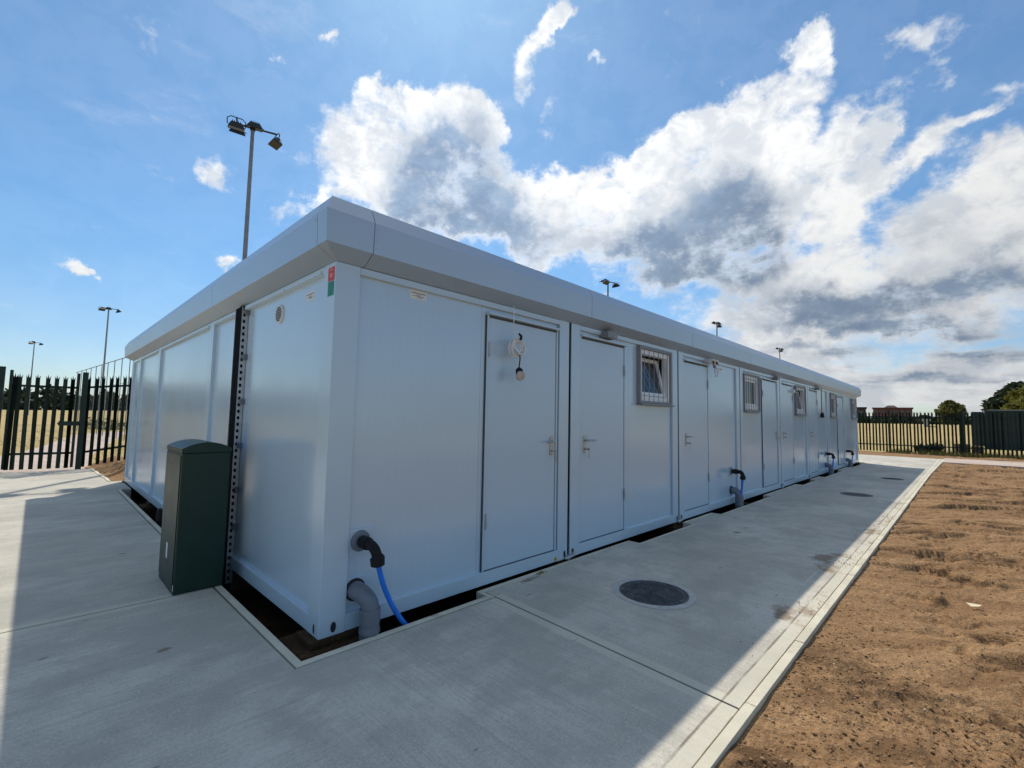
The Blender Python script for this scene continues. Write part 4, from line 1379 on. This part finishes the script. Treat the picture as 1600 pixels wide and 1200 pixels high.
# black duct end standing in the trench by the end wall
bm = bmesh.new()
tube(bm, [(-0.085, 4.42, -0.26), (-0.085, 4.42, 0.10), (-0.083, 4.42, 0.135), (-0.080, 4.42, 0.14)], [0.055, 0.055, 0.050, 0.03], 20)
tag(obj('duct_stub', bm, M['black'], None, 40), 'black plastic duct end standing in the trench along the end wall', 'pipe')


# ------------------------------------------------------------------ palisade fences
def pale_mesh(h):
    bm = bmesh.new()
    xs_ = [-0.037, -0.014, 0.014, 0.037]
    yy = [0.0, -0.020, -0.020, 0.0]
    low = [bm.verts.new((x, y, 0.05)) for x, y in zip(xs_, yy)]
    mid = [bm.verts.new((x, y, h - 0.085)) for x, y in zip(xs_, yy)]
    fs = [bm.faces.new((low[k], low[k + 1], mid[k + 1], mid[k])) for k in range(3)]
    tips = [(-0.044, 0.020, h - 0.02), (0.0, -0.036, h + 0.01), (0.044, 0.020, h - 0.02)]
    for k, tp in enumerate(tips):
        tv = bm.verts.new(tp)
        fs.append(bm.faces.new((mid[k], mid[k + 1], tv)))
    r_ = bmesh.ops.solidify(bm, geom=fs, thickness=0.004)
    me = bpy.data.meshes.new('pale')
    bmesh.ops.recalc_face_normals(bm, faces=bm.faces[:])
    bm.to_mesh(me)
    bm.free()
    me.materials.append(M['palisade'])
    return me


PALE = pale_mesh(2.17)


def palisade(name, label, cat, p0, p1, z0, z1, pales, h=2.17, group=None, posts=(), flip=1):
    """p0-p1 line; pales: distances along it."""
    p0, p1 = Vector((*p0, 0)), Vector((*p1, 0))
    d = p1 - p0
    L = d.length
    t = empty(name, (p0.x, p0.y, 0), math.atan2(d.y, d.x), label, cat, group)
    slope = (z1 - z0) / L
    for k, s in enumerate(pales):
        o = bpy.data.objects.new('pale', PALE)
        link(o, t)
        o.location = (s, -0.008, z0 + slope * s - 0.03)
        o.scale = (1, 1, h / 2.17)
        o.rotation_euler = (rng.normal(0, 0.004), rng.normal(0, 0.006), 0)
    for z in (0.36, h - 0.30):
        bm = bmesh.new()
        box(bm, 0, L, 0.0, 0.006, -0.025, 0.025)
        box(bm, 0, L, 0.0, 0.045, 0.019, 0.025)
        bmesh.ops.translate(bm, verts=bm.verts, vec=(0, 0, z + z0))
        for v in bm.verts:
            v.co.z += slope * v.co.x
        obj('rail', bm, M['palisade'], t)
    for s in posts:
        one_box('post', M['palisade'], t, s - 0.05, s + 0.05, 0.047, 0.10, -0.3, h + 0.02 + z0 + slope * s, bevel=0.004)
    return t


gate_p0, gate_p1 = (-1.68, 12.17), (-0.60, 12.02)
gt = palisade('palisade_gate', 'dark green palisade gate with lock box closing the gap beside the cabin', 'gate', gate_p0, gate_p1, 0, 0,
              [0.035, 0.125, 0.27, 0.415, 0.56, 0.705, 0.85, 0.985])
for s in (-0.015, 1.075):
    one_box('stile', M['palisade'], gt, s - 0.025, s + 0.025, 0.0, 0.05, 0.03, 2.21, bevel=0.003)
bm = bmesh.new()
box(bm, 0.80, 1.16, -0.05, 0.04, 0.99, 1.09, 0.006, 2)
tube(bm, [(0.78, -0.03, 1.04), (1.20, -0.03, 1.04)], 0.014, 8)
obj('lock_box', bm, M['palisade'], gt, 40)
for (x, y), w, h, lab in (((-1.835, 12.16), 0.05, 2.27, 'square dark green gate post at the left edge of the photo'), ((-0.50, 11.98), 0.05, 2.24, 'square dark green gate post between gate and short fence run')):
    bm = bmesh.new()
    box(bm, x - w, x + w, y - w, y + w, -0.1, h, 0.005, 2)
    tag(obj('gate_post', bm, M['palisade'], None, 40), lab, 'gate post', 'gate posts of the palisade gate')
palisade('palisade_fence', 'short dark green palisade fence run climbing a soil mound beside the cabin', 'fence', (-0.47, 12.06), (2.3, 13.05), 0.0, 0.36,
         [0.05 + 0.142 * k for k in range(20)], 2.19, 'palisade fences', (2.75,))
palisade('palisade_fence', 'dark green palisade fence at the left edge beyond the gate post', 'fence', (-6.0, 12.2), (-1.87, 12.16), 0.0, 0.0,
         [0.06 + 0.15 * k for k in range(27)], 2.19, 'palisade fences', (1.37,))
FA, FB = (30.35, 4.2), (29.7, -9.4)
FL = math.hypot(FB[0] - FA[0], FB[1] - FA[1])
palisade('palisade_fence', 'long dark green palisade fence crossing behind the bare soil and path', 'fence', FA, FB, -0.02, -0.02,
         [0.07 + 0.1405 * k for k in range(int(FL / 0.1405))], 2.13, 'palisade fences', [1.37 + 2.75 * k for k in range(5)])


# ------------------------------------------------------------------ floodlight masts
def flood_head(parent, x, y, z, yaw, tilt, drop):
    bm = bmesh.new()
    w, d, h = 0.25, 0.17, 0.12
    top = [(-w * .62, -d * .5), (w * .62, -d * .5), (w * .62, d * .5), (-w * .62, d * .5)]
    bot = [(-w, -d), (w, -d), (w, d), (-w, d)]
    a = [bm.verts.new((px, py, h)) for px, py in top]
    b = [bm.verts.new((px, py, -h * 0.3)) for px, py in bot]
    c = [bm.verts.new((px * 1.05, py * 1.05, -h * 0.75)) for px, py in bot]
    bm.faces.new(a)
    for u, v in ((a, b), (b, c)):
        for k in range(4):
            bm.faces.new((u[k], v[k], v[(k + 1) % 4], u[(k + 1) % 4]))
    for k in range(5):
        box(bm, -w * .5 + k * w * .25 - 0.008, -w * .5 + k * w * .25 + 0.008, -d * .45, d * .45, h - 0.01, h + 0.05)
    mt = Matrix.Translation((x, y, z - drop)) @ Matrix.Rotation(yaw, 4, 'Z') @ Matrix.Rotation(tilt, 4, 'X')
    bm.transform(mt)
    hd = obj('floodlight', bm, M['lamp'], parent)
    bm = bmesh.new()
    vs = [bm.verts.new((px * 1.02, py * 1.02, -h * 0.76)) for px, py in bot]
    bm.faces.new(vs)
    bm.transform(mt)
    obj('lens', bm, M['lampglass'], hd)
    bm = bmesh.new()
    tube(bm, [(-w - 0.03, 0, 0.0), (-w - 0.04, 0, drop * 0.7), (-w * .7, 0, drop), (w * .7, 0, drop), (w + 0.04, 0, drop * 0.7), (w + 0.03, 0, 0.0)], 0.018, 6)
    bm.transform(Matrix.Translation((x, y, z - drop)) @ Matrix.Rotation(yaw, 4, 'Z') @ Matrix.Rotation(tilt * 0.3, 4, 'X'))
    obj('bracket', bm, M['lamp'], hd)
    return hd


def mast(x, y, rz, label, heads):
    t = empty('floodlight_mast', (x, y, ZG), rz, label, 'floodlight mast', 'floodlight masts round the sports field')
    H = 12.05
    bm = bmesh.new()
    tube(bm, [(0, 0, 0), (0, 0, 1.2), (0, 0, 1.22), (0, 0, H)], [0.12, 0.12, 0.10, 0.062], 12)
    box(bm, -0.2, 0.2, -0.2, 0.2, 0.0, 0.03)
    obj('pole', bm, M['mast'], t, 40)
    bm = bmesh.new()
    tube(bm, [(-0.62, 0, H), (0.80, 0, H)], 0.035, 8)
    tube(bm, [(-0.5, -0.42, H), (-0.5, 0.42, H)], 0.03, 8)
    tube(bm, [(0, 0, H - 0.1), (0, 0, H + 0.08)], 0.09, 10)
    obj('crossarm', bm, M['lamp'], t, 40)
    for hx, hy, yaw, tilt, drop in heads:
        flood_head(t, hx, hy, H, yaw, tilt, drop)
    return t


FOUR = [(0.78, 0.0, R(-70), R(-16), 0.34), (-0.50, -0.40, R(8), R(16), 0.30), (-0.52, 0.42, R(10), R(30), 0.04), (0.06, -0.05, R(5), R(14), -0.06)]
THREE = [(0.78, 0.0, R(-70), R(22), 0.22), (-0.50, -0.40, R(15), R(-24), 0.22), (-0.05, 0.30, R(5), R(22), -0.05)]
mast(3.71, 15.87, R(-18), 'tall four lamp floodlight mast rising just behind the cabin roof', FOUR)
m2 = mast(3.37, 61.0, R(-10), 'three lamp floodlight mast standing beyond the gate, its pole clear of the cabin', THREE)
for x, y, rz, lab in ((-2.13, 103.7, R(14), 'farthest floodlight mast, small above the palisade gate'),
                      (28.9, 16.54, R(-18), 'floodlight mast top showing over the middle of the roof edge'),
                      (49.5, 16.05, R(3), 'small floodlight mast top over the roof edge, between two others'),
                      (72.7, 15.93, R(4), 'tiny floodlight mast top nearest the far end of the roof')):
    c = copy_tree(m2)
    c.location = (x, y, ZG)
    c.rotation_euler = (0, 0, rz)
    c['label'] = lab

# ball court fence beyond the gate
A_, B_ = Vector((1.72, 25.6, ZG)), Vector((0.55, 42.0, ZG))
bc = empty('ball_court_fence', A_, math.atan2((B_ - A_).y, (B_ - A_).x), 'tall thin wire ball court fence seen through the palisade', 'fence')
Lb = (B_ - A_).length
bm = bmesh.new()
for z in (4.02, 2.75, 1.4):
    tube(bm, [(0, 0, z), (Lb, 0, z)], 0.012 if z < 4 else 0.022, 6)
obj('rail', bm, M['mast'], bc)
s = 0.0
while s < Lb:
    bm = bmesh.new()
    tube(bm, [(s, 0, -0.1), (s, 0, 4.05)], 0.02, 6)
    obj('post', bm, M['mast'], bc)
    s += 1.75
bm = bmesh.new()
for k in range(int(Lb / 0.3)):
    box(bm, k * 0.3 - 0.0025, k * 0.3 + 0.0025, -0.0025, 0.0025, 0.05, 2.75)
obj('mesh_wires', bm, M['mast'], bc)


# ------------------------------------------------------------------ trees, hedges, far wood
def leaf_quads(centres, radii, n_per, size, squash=0.8, shell=0.55):
    C = np.repeat(np.asarray(centres, float), n_per, 0)
    Rr = np.repeat(np.asarray(radii, float), n_per)
    d = rng.normal(size=(len(C), 3))
    d /= np.linalg.norm(d, axis=1)[:, None]
    rad = Rr * (shell + (1 - shell) * rng.random(len(C)) ** 0.5) * rng.uniform(0.75, 1.12, len(C))
    P = C + d * rad[:, None] * np.array([1, 1, squash])
    u = rng.normal(size=(len(C), 3))
    u /= np.linalg.norm(u, axis=1)[:, None]
    v = np.cross(u, rng.normal(size=(len(C), 3)))
    v /= np.linalg.norm(v, axis=1)[:, None]
    s = size * rng.uniform(0.5, 1.3, (len(C), 1))
    quad = np.stack([P - u * s, P + v * s * 0.55, P + u * s, P - v * s * 0.55], 1).reshape(-1, 3)
    F = np.arange(len(quad)).reshape(-1, 4)
    return quad, F


def tree(name, label, cat, loc, h, rx, trunk_r, mat, clumps, n_per, leaf, base=0.25, shape='round', group=None):
    t = empty(name, loc, rng.uniform(0, 6), label, cat, group)
    cs, rs = [], []
    for k in range(clumps):
        zz = base + (1 - base) * rng.random()
        f = (zz - base) / (1 - base)
        wmax = math.sin(PI * min(1, 0.18 + f * 0.82)) if shape == 'round' else (1.02 - f) ** 0.8
        a, q = rng.uniform(0, 2 * PI), rx * wmax * math.sqrt(rng.uniform(0.15, 1.0))
        r = rx * rng.uniform(0.18, 0.36) * (0.55 + 0.45 * wmax)
        cs.append((q * 0.86 * math.cos(a), q * 0.86 * math.sin(a), min(h - r * 0.7, zz * h)))
        rs.append(r)
    V, F = leaf_quads(cs, rs, n_per, leaf)
    raw('crown', V.tolist(), F.tolist(), mat, t)
    bm = bmesh.new()
    tube(bm, [(0, 0, -0.2), (0.02, 0, h * 0.15), (0.05 * rx, 0.02, h * 0.5), (0, 0.05 * rx, h * 0.85)], [trunk_r * 1.4, trunk_r, trunk_r * 0.7, trunk_r * 0.2], 9)
    for k in range(7):
        c = Vector(cs[rng.integers(len(cs))])
        b0 = Vector((0, 0, c.z * rng.uniform(0.4, 0.75)))
        tube(bm, [b0, b0.lerp(c, 0.5) + Vector((0, 0, -0.04 * h)), c], [trunk_r * 0.45, trunk_r * 0.3, trunk_r * 0.08], 6)
    obj('trunk', bm, M['bark'], t, 50)
    return t


CAM = (-1.2691, -2.8243, 1.36)


def polar(az, d, z=None):
    x, y = CAM[0] + d * math.cos(R(az)), CAM[1] + d * math.sin(R(az))
    return (x, y, gz(x, y) if z is None else z)


TG = 'trees beyond the right hand fence'
tree('conifer_tree', 'dark spreading conifer behind the green container', 'tree', polar(-3.25, 108), 7.5, 4.0, 0.3, M['leaf_dark'], 130, 60, 0.42, 0.12, 'round', TG)
tree('broadleaf_tree', 'sunlit yellow green tree in front of the dark conifer', 'tree', polar(-4.35, 98), 7.6, 3.7, 0.25, M['leaf_green'], 120, 60, 0.34, 0.12, 'round', TG)
tree('broadleaf_tree', 'small round olive green tree standing alone between brick building and container', 'tree', polar(0.95, 150), 5.6, 3.0, 0.2, M['leaf_olive'], 90, 55, 0.36, 0.1, 'round', TG)


def wood(name, n, azs, dist, hh, rr, mat, size, npc, z0=0.0):
    cs, rs = [], []
    for k in range(n):
        az = rng.uniform(*azs)
        d = dist * rng.uniform(0.97, 1.08)
        p = polar(az, d)
        h = rng.uniform(*hh) * (0.85 + 0.25 * math.sin(az * 0.9) * math.sin(az * 2.3 + 1))
        r = rng.uniform(*rr)
        m = max(2, int(h / r * 1.3))
        for j in range(m):
            cs.append((p[0] + rng.normal(0, r * 0.35), p[1] + rng.normal(0, r * 0.35), p[2] + r * 0.5 + (h - r * 1.3) * j / (m - 1)))
            rs.append(r * rng.uniform(0.7, 1.1))
    V, F = leaf_quads(cs, rs, npc, size, 0.85, 0.25)
    return tag(raw(name, V.tolist(), F.tolist(), mat), kind='stuff')


wood('far_wood', 90, (79, 112), 272, (6.5, 11.5), (2.8, 4.4), M['leaf_wood'], 1.3, 46)
wood('far_wood', 80, (112, 215), 230, (8, 12), (4, 6.5), M['leaf_wood'], 1.9, 24)
wood('far_hedge', 120, (-9, 13), 158, (1.6, 2.7), (1.0, 1.6), M['leaf_dark'], 0.5, 46)
wood('far_hedge', 70, (-60, -9), 190, (3.0, 7.0), (2.2, 4.0), M['leaf_dark'], 1.2, 26)
# tall green weeds behind the court
cs = [(1.6 + 0.4 * k + rng.normal(0, 0.3), 42 + rng.normal(0, 1.5), 0.15) for k in range(9)]
V, F = leaf_quads(cs, [rng.uniform(0.4, 0.9) for _ in cs], 90, 0.14, 0.8, 0.2)
tag(raw('scrub', V.tolist(), F.tolist(), M['leaf_olive']), kind='stuff')

# low dark bush at the foot of the right fence
tb = empty('low_bush', (31.0, -1.45, ZG), 0, 'low dark bush at the foot of the long fence', 'bush')
cs = [(rng.normal(0, 0.12), rng.uniform(-0.52, 0.52), rng.uniform(0.10, 0.42)) for _ in range(34)]
V, F = leaf_quads(cs, [rng.uniform(0.10, 0.22) for _ in cs], 60, 0.055, 0.8, 0.1)
raw('foliage', V.tolist(), F.tolist(), M['leaf_dark'], tb)
bm = bmesh.new()
for k in range(6):
    c = cs[k * 4]
    tube(bm, [(0, c[1] * 0.4, -0.05), (c[0] * .5, c[1] * .8, c[2] * .6), c], [0.02, 0.012, 0.005], 5)
obj('stem', bm, M['bark'], tb)

# ------------------------------------------------------------------ far buildings and things beyond the fence
def far_building(name, label, cat, az0, az1, d, h, mats, win_rows, raised=None):
    a, b = Vector(polar(az0, d)), Vector(polar(az1, d))
    L = (b - a).length
    t = empty(name, a, math.atan2((b - a).y, (b - a).x), label, cat)
    D = 9.0                                      # depth runs away from the camera (local +y is to the left of a->b)
    s = 1.0
    bm = bmesh.new()
    box(bm, 0, L, 0, D, -0.3, h - 0.35)
    obj('wall', bm, mats[0], t)
    bm = bmesh.new()
    box(bm, -0.25, L + 0.25, -0.3, D + 0.25, h - 0.349, h)
    rf = obj('roof', bm, mats[1], t)
    if raised:
        bm = bmesh.new()
        x0, x1, rh = raised
        va = [bm.verts.new(p) for p in ((x0, 1, h + .002), (x1, 1, h + .002), (x1, 5, h + .002), (x0, 5, h + .002))]
        vb = [bm.verts.new(p) for p in ((x0 + .9, 2.2, h + rh), (x1 - .9, 2.2, h + rh), (x1 - .9, 3.8, h + rh), (x0 + .9, 3.8, h + rh))]
        bm.faces.new(vb)
        for k in range(4):
            bm.faces.new((va[k], va[(k + 1) % 4], vb[(k + 1) % 4], vb[k]))
        obj('roof_light', bm, mats[1], rf)
    for z0, z1, n in win_rows:
        for k in range(n):
            x0 = L * (k + 0.25) / n
            one_box('window', M['glass'], t, x0, x0 + L / n * 0.5, -0.06, 0.02, z0, z1)
    return t


far_building('brick_building', 'long red brown brick building with raised roof light behind the fence', 'building', 6.45, 3.55, 180, 4.6, (M['brick'], M['roofdark']), [(2.7, 3.7, 6), (0.9, 2.0, 6)], (2.6, 5.9, 0.7))
far_building('brick_building', 'small dark building just beside the far cabin corner', 'building', 8.6, 7.0, 165, 4.4, (M['roofdark'], M['roofdark']), [(2.4, 3.4, 2)])
far_building('storage_shed', 'small pale shed on the dry field behind the long fence', 'shed', 2.80, 2.42, 120, 1.55, (M['greywall'], M['greywall']), [])

ct = empty('shipping_container', (42.6, -3.72, ZG), R(-91.5), 'dark green shipping container with one door swung open beyond the fence', 'container')
bm = bmesh.new()
Lc, Wc, Hc = 6.06, 2.44, 2.52                    # local x runs along its long side
n = 44
pr = []
for k in range(n):
    x0 = 0.1 + (Lc - 0.2) * k / n
    w_ = (Lc - 0.2) / n
    pr += [(x0, 0.04 if k % 2 else 0.0), (x0 + w_ * 0.98, 0.04 if k % 2 else 0.0)]
lo = [bm.verts.new((x, y, 0.16)) for x, y in pr]
hi = [bm.verts.new((x, y, Hc - 0.12)) for x, y in pr]
for k in range(len(pr) - 1):
    bm.faces.new((lo[k], lo[k + 1], hi[k + 1], hi[k]))
box(bm, 0.1, Lc - 0.1, 0.06, Wc, 0.16, Hc - 0.05)
obj('body', bm, M['container'], ct)
bm = bmesh.new()
for y in (-0.02, Wc - 0.12):
    box(bm, 0.121, Lc - 0.121, y, y + 0.1, 0.0, 0.155)
    box(bm, 0.121, Lc - 0.121, y, y + 0.1, Hc - 0.115, Hc)
for x in (0.0, Lc - 0.12):
    for y in (-0.03, Wc - 0.11):
        box(bm, x, x + 0.12, y, y + 0.13, -0.02, Hc + 0.01)
obj('frame', bm, M['container'], ct)
bm = bmesh.new()
box(bm, 0.122, Lc - 0.122, -0.015, 0.07, Hc + 0.001, Hc + 0.035)
obj('top_rail', bm, M['greywall'], ct)
bm = bmesh.new()
box(bm, -0.62, -0.01, -0.06, -0.02, 0.15, Hc - 0.1, 0.005)
dd = obj('door', bm, M['container'], ct)
bm = bmesh.new()
tube(bm, [(-0.03, -0.09, 0.05), (-0.03, -0.09, Hc)], 0.035, 8)
obj('lock_rod', bm, M['greywall'], dd, 40)

# pallets and crates stacked by the container
for k, (x, y, w_, h, lab) in enumerate(((33.6, -2.62, 0.5, 0.5, 'weathered brown timber crate behind the long fence, nearer the low bush'), (33.9, -3.22, 0.42, 0.36, 'weathered brown timber crate behind the long fence, nearer the container'))):
    bm = bmesh.new()
    for z in np.arange(0.0, h, 0.1):
        box(bm, -w_ / 2, w_ / 2, -w_ / 2, -w_ / 2 + 0.02, z, z + 0.08)
        box(bm, -w_ / 2, w_ / 2, w_ / 2 - 0.02, w_ / 2, z, z + 0.08)
        box(bm, -w_ / 2, -w_ / 2 + 0.02, -w_ / 2 + 0.021, w_ / 2 - 0.021, z, z + 0.08)
        box(bm, w_ / 2 - 0.02, w_ / 2, -w_ / 2 + 0.021, w_ / 2 - 0.021, z, z + 0.08)
    box(bm, -w_ / 2 + 0.022, w_ / 2 - 0.022, -w_ / 2 + 0.022, w_ / 2 - 0.022, 0.0, h * 0.8)
    o = obj('timber_crate', bm, M['bark'])
    o.location = (x, y, ZG)
    o.rotation_euler = (0, 0, 0.4 + k)
    tag(o, lab, 'crate', 'crates behind the fence')

# ------------------------------------------------------------------ sun, sky and clouds
SUN = Vector((0.446, 0.655, 1.0)).normalized()
sl = bpy.data.lights.new('sun', 'SUN')
sl.energy = SUN_E
sl.angle = R(0.53)
sl.color = (1.0, 0.93, 0.82)
so = bpy.data.objects.new('sun', sl)
so.rotation_euler = SUN.to_track_quat('Z', 'Y').to_euler()
so.location = SUN * 60
link(so)

wd = bpy.data.worlds.new('World')
SC.world = wd
wd.use_nodes = True
t = NT(wd.node_tree)
bg = wd.node_tree.nodes['Background']
bg.inputs['Strength'].default_value = SKY_S
sky = t.node('ShaderNodeTexSky', sky_type='NISHITA')
sky.sun_disc = False
sky.sun_elevation = math.asin(SUN.z)
sky.sun_rotation = math.atan2(SUN.x, SUN.y)
sky.air_density = 1.0
sky.dust_density = 0.35
sky.ozone_density = 3.0
sky.altitude = 50
dirv = t.node('ShaderNodeTexCoord').outputs['Generated']
sx, sy, sz = t.sep(dirv)[:3]
azim = t.math('ARCTAN2', sy, sx)
elev = t.math('ARCSINE', sz)
# domain: azimuth, elevation, warped so no lump keeps a smooth outline
P0 = t.comb(azim, elev, 0.0)
w1 = t.scale(t.vmath('SUBTRACT', t.noise(P0, 6.0, 6, 0.62, out=1), (0.5, 0.5, 0.5)), 0.17)
PW = t.vmath('ADD', P0, w1)
WX, WY, _ = t.sep(PW)[:3]


def field(lumps, soft):
    # each lump waits for the sum so far (carried in z, then dropped): keeps the shader's stack small
    acc = t.math('MULTIPLY', WX, 0.0)
    for cx, cy, rx, ry, rot, amp in lumps:
        v = t.mapping(t.comb(WX, WY, acc), (cx, cy, 0), (0, 0, rot), (rx * 1.12, ry * 1.12, 1e6), 'TEXTURE')
        nd = t.ramp(t.vmath('LENGTH', v, out=1), 0.0, soft, amp, 0.0)
        acc = t.math('ADD', acc, nd)
    return acc


dens = t.math('MINIMUM', field(CLOUD_LUMPS, 1.2), 0.98)
shade = t.math('MINIMUM', field(CLOUD_SHADE, 1.45), 1.0)
# unseen cloud added behind the viewer to lift the ambient light
back = t.ramp(t.vmath('DOT_PRODUCT', dirv, (0.716, 0.698, 0.0), out=1), 0.15, -0.2)
dens = t.math('ADD', dens, t.math('MULTIPLY', back, BACK_FILL_CLOUD))
dens = t.math('ADD', dens, t.ramp(elev, 0.82, 1.0, 0.0, TOP_FILL_CLOUD))      # unseen cloud added overhead to whiten the ambient light
nv = t.comb(azim, t.math('MULTIPLY', elev, 1.4), 0.0)
n1 = t.noise(nv, 8.0, 9, 0.63, 0.25)
n2 = t.noise(nv, 26.0, 6, 0.66, 0.2)
# low layers near the horizon are drawn out sideways
nl = t.noise(t.comb(t.math('MULTIPLY', azim, 2.2), t.math('MULTIPLY', elev, 15.0), 0.0), 2.3, 7, 0.6)
lowm = t.ramp(elev, 0.04, 0.24, 1.0, 0.0)
nn = t.math('ADD', t.math('MULTIPLY', n1, 0.66), t.math('MULTIPLY', n2, 0.34))
nn = t.math('ADD', t.math('MULTIPLY', nn, t.math('SUBTRACT', 1.0, t.math('MULTIPLY', lowm, 0.8))), t.math('MULTIPLY', nl, t.math('MULTIPLY', lowm, 0.8)))
D = t.math('ADD', dens, t.math('MULTIPLY', t.math('SUBTRACT', nn, 0.5), 2.9))
alpha = t.ramp(D, 0.22, 0.95)
# thin high veil near the sun
veil = t.math('MULTIPLY', t.ramp(t.noise(t.mapping(P0, rot=(0, 0, 0.6), scale=(1.2, 4.0, 1)), 2.2, 6, 0.62), 0.46, 0.75), 0.22)
# thickness decides how grey the middle gets; soft, with puffs of its own
puff = t.noise(t.vmath('ADD', nv, (0.012, 0.02, 0.3)), 15.0, 8, 0.62, 0.35)
sh = t.math('ADD', shade, t.math('MULTIPLY', t.math('SUBTRACT', puff, 0.5), 1.25))
sh = t.math('ADD', sh, t.math('MULTIPLY', t.math('SUBTRACT', nl, 0.5), t.math('MULTIPLY', lowm, 1.5)))
sh = t.math('MULTIPLY', sh, t.ramp(D, 0.35, 1.15))
shf = t.ramp(sh, -0.05, 1.10, 0.0, 0.94)
K = CLOUD_K
# lit cloud is brighter towards the sun
sd = t.vmath('DOT_PRODUCT', dirv, tuple(SUN), out=1)
glow = t.ramp(sd, 0.30, 0.95, 0.74, 1.12)
lit = t.scale(t.mix(t.ramp(puff, 0.36, 0.62), (0.72 * K, 0.77 * K, 0.83 * K), (1.06 * K, 1.06 * K, 1.05 * K)), glow)
grey = t.scale(t.mix(t.ramp(puff, 0.3, 0.7), (0.120 * K, 0.205 * K, 0.345 * K), (0.27 * K, 0.375 * K, 0.52 * K)), t.ramp(sd, 0.62, 0.97, 0.82, 1.5))
cl = t.mix(shf, lit, grey)
skyc = t.mix(1.0, sky.outputs[0], t.mix(t.ramp(elev, 0.0, 0.35), (0.66, 0.73, 0.80), SKY_TINT), 'MULTIPLY')
skyc = t.mix(t.math('MAXIMUM', veil, 0.085), skyc, lit)
col = t.mix(alpha, skyc, cl)
t.l.new(col, bg.inputs['Color'])
wd.cycles.sampling_method = 'MANUAL'
wd.cycles.sample_map_resolution = 512

# ------------------------------------------------------------------ camera and render settings
cd = bpy.data.cameras.new('camera')
cd.sensor_fit = 'HORIZONTAL'
cd.sensor_width = 36
cd.lens = 724.78 / 1600 * 36
cd.clip_start = 0.05
cd.clip_end = 5000
co = bpy.data.objects.new('camera', cd)
co.location = CAM
co.rotation_euler = (1.64402, -0.0190922, -0.797820)
link(co)
SC.camera = co
SC.view_settings.view_transform = 'Standard'
SC.view_settings.look = 'None'
SC.view_settings.exposure = EXPO
SC.view_settings.gamma = 1.0
SC.cycles.max_bounces = 8
SC.cycles.diffuse_bounces = 4
SC.cycles.glossy_bounces = 4
SC.cycles.sample_clamp_indirect = 4
SC.cycles.use_denoising = True
SC.cycles.use_adaptive_sampling = True
SC.cycles.adaptive_threshold = 0.02
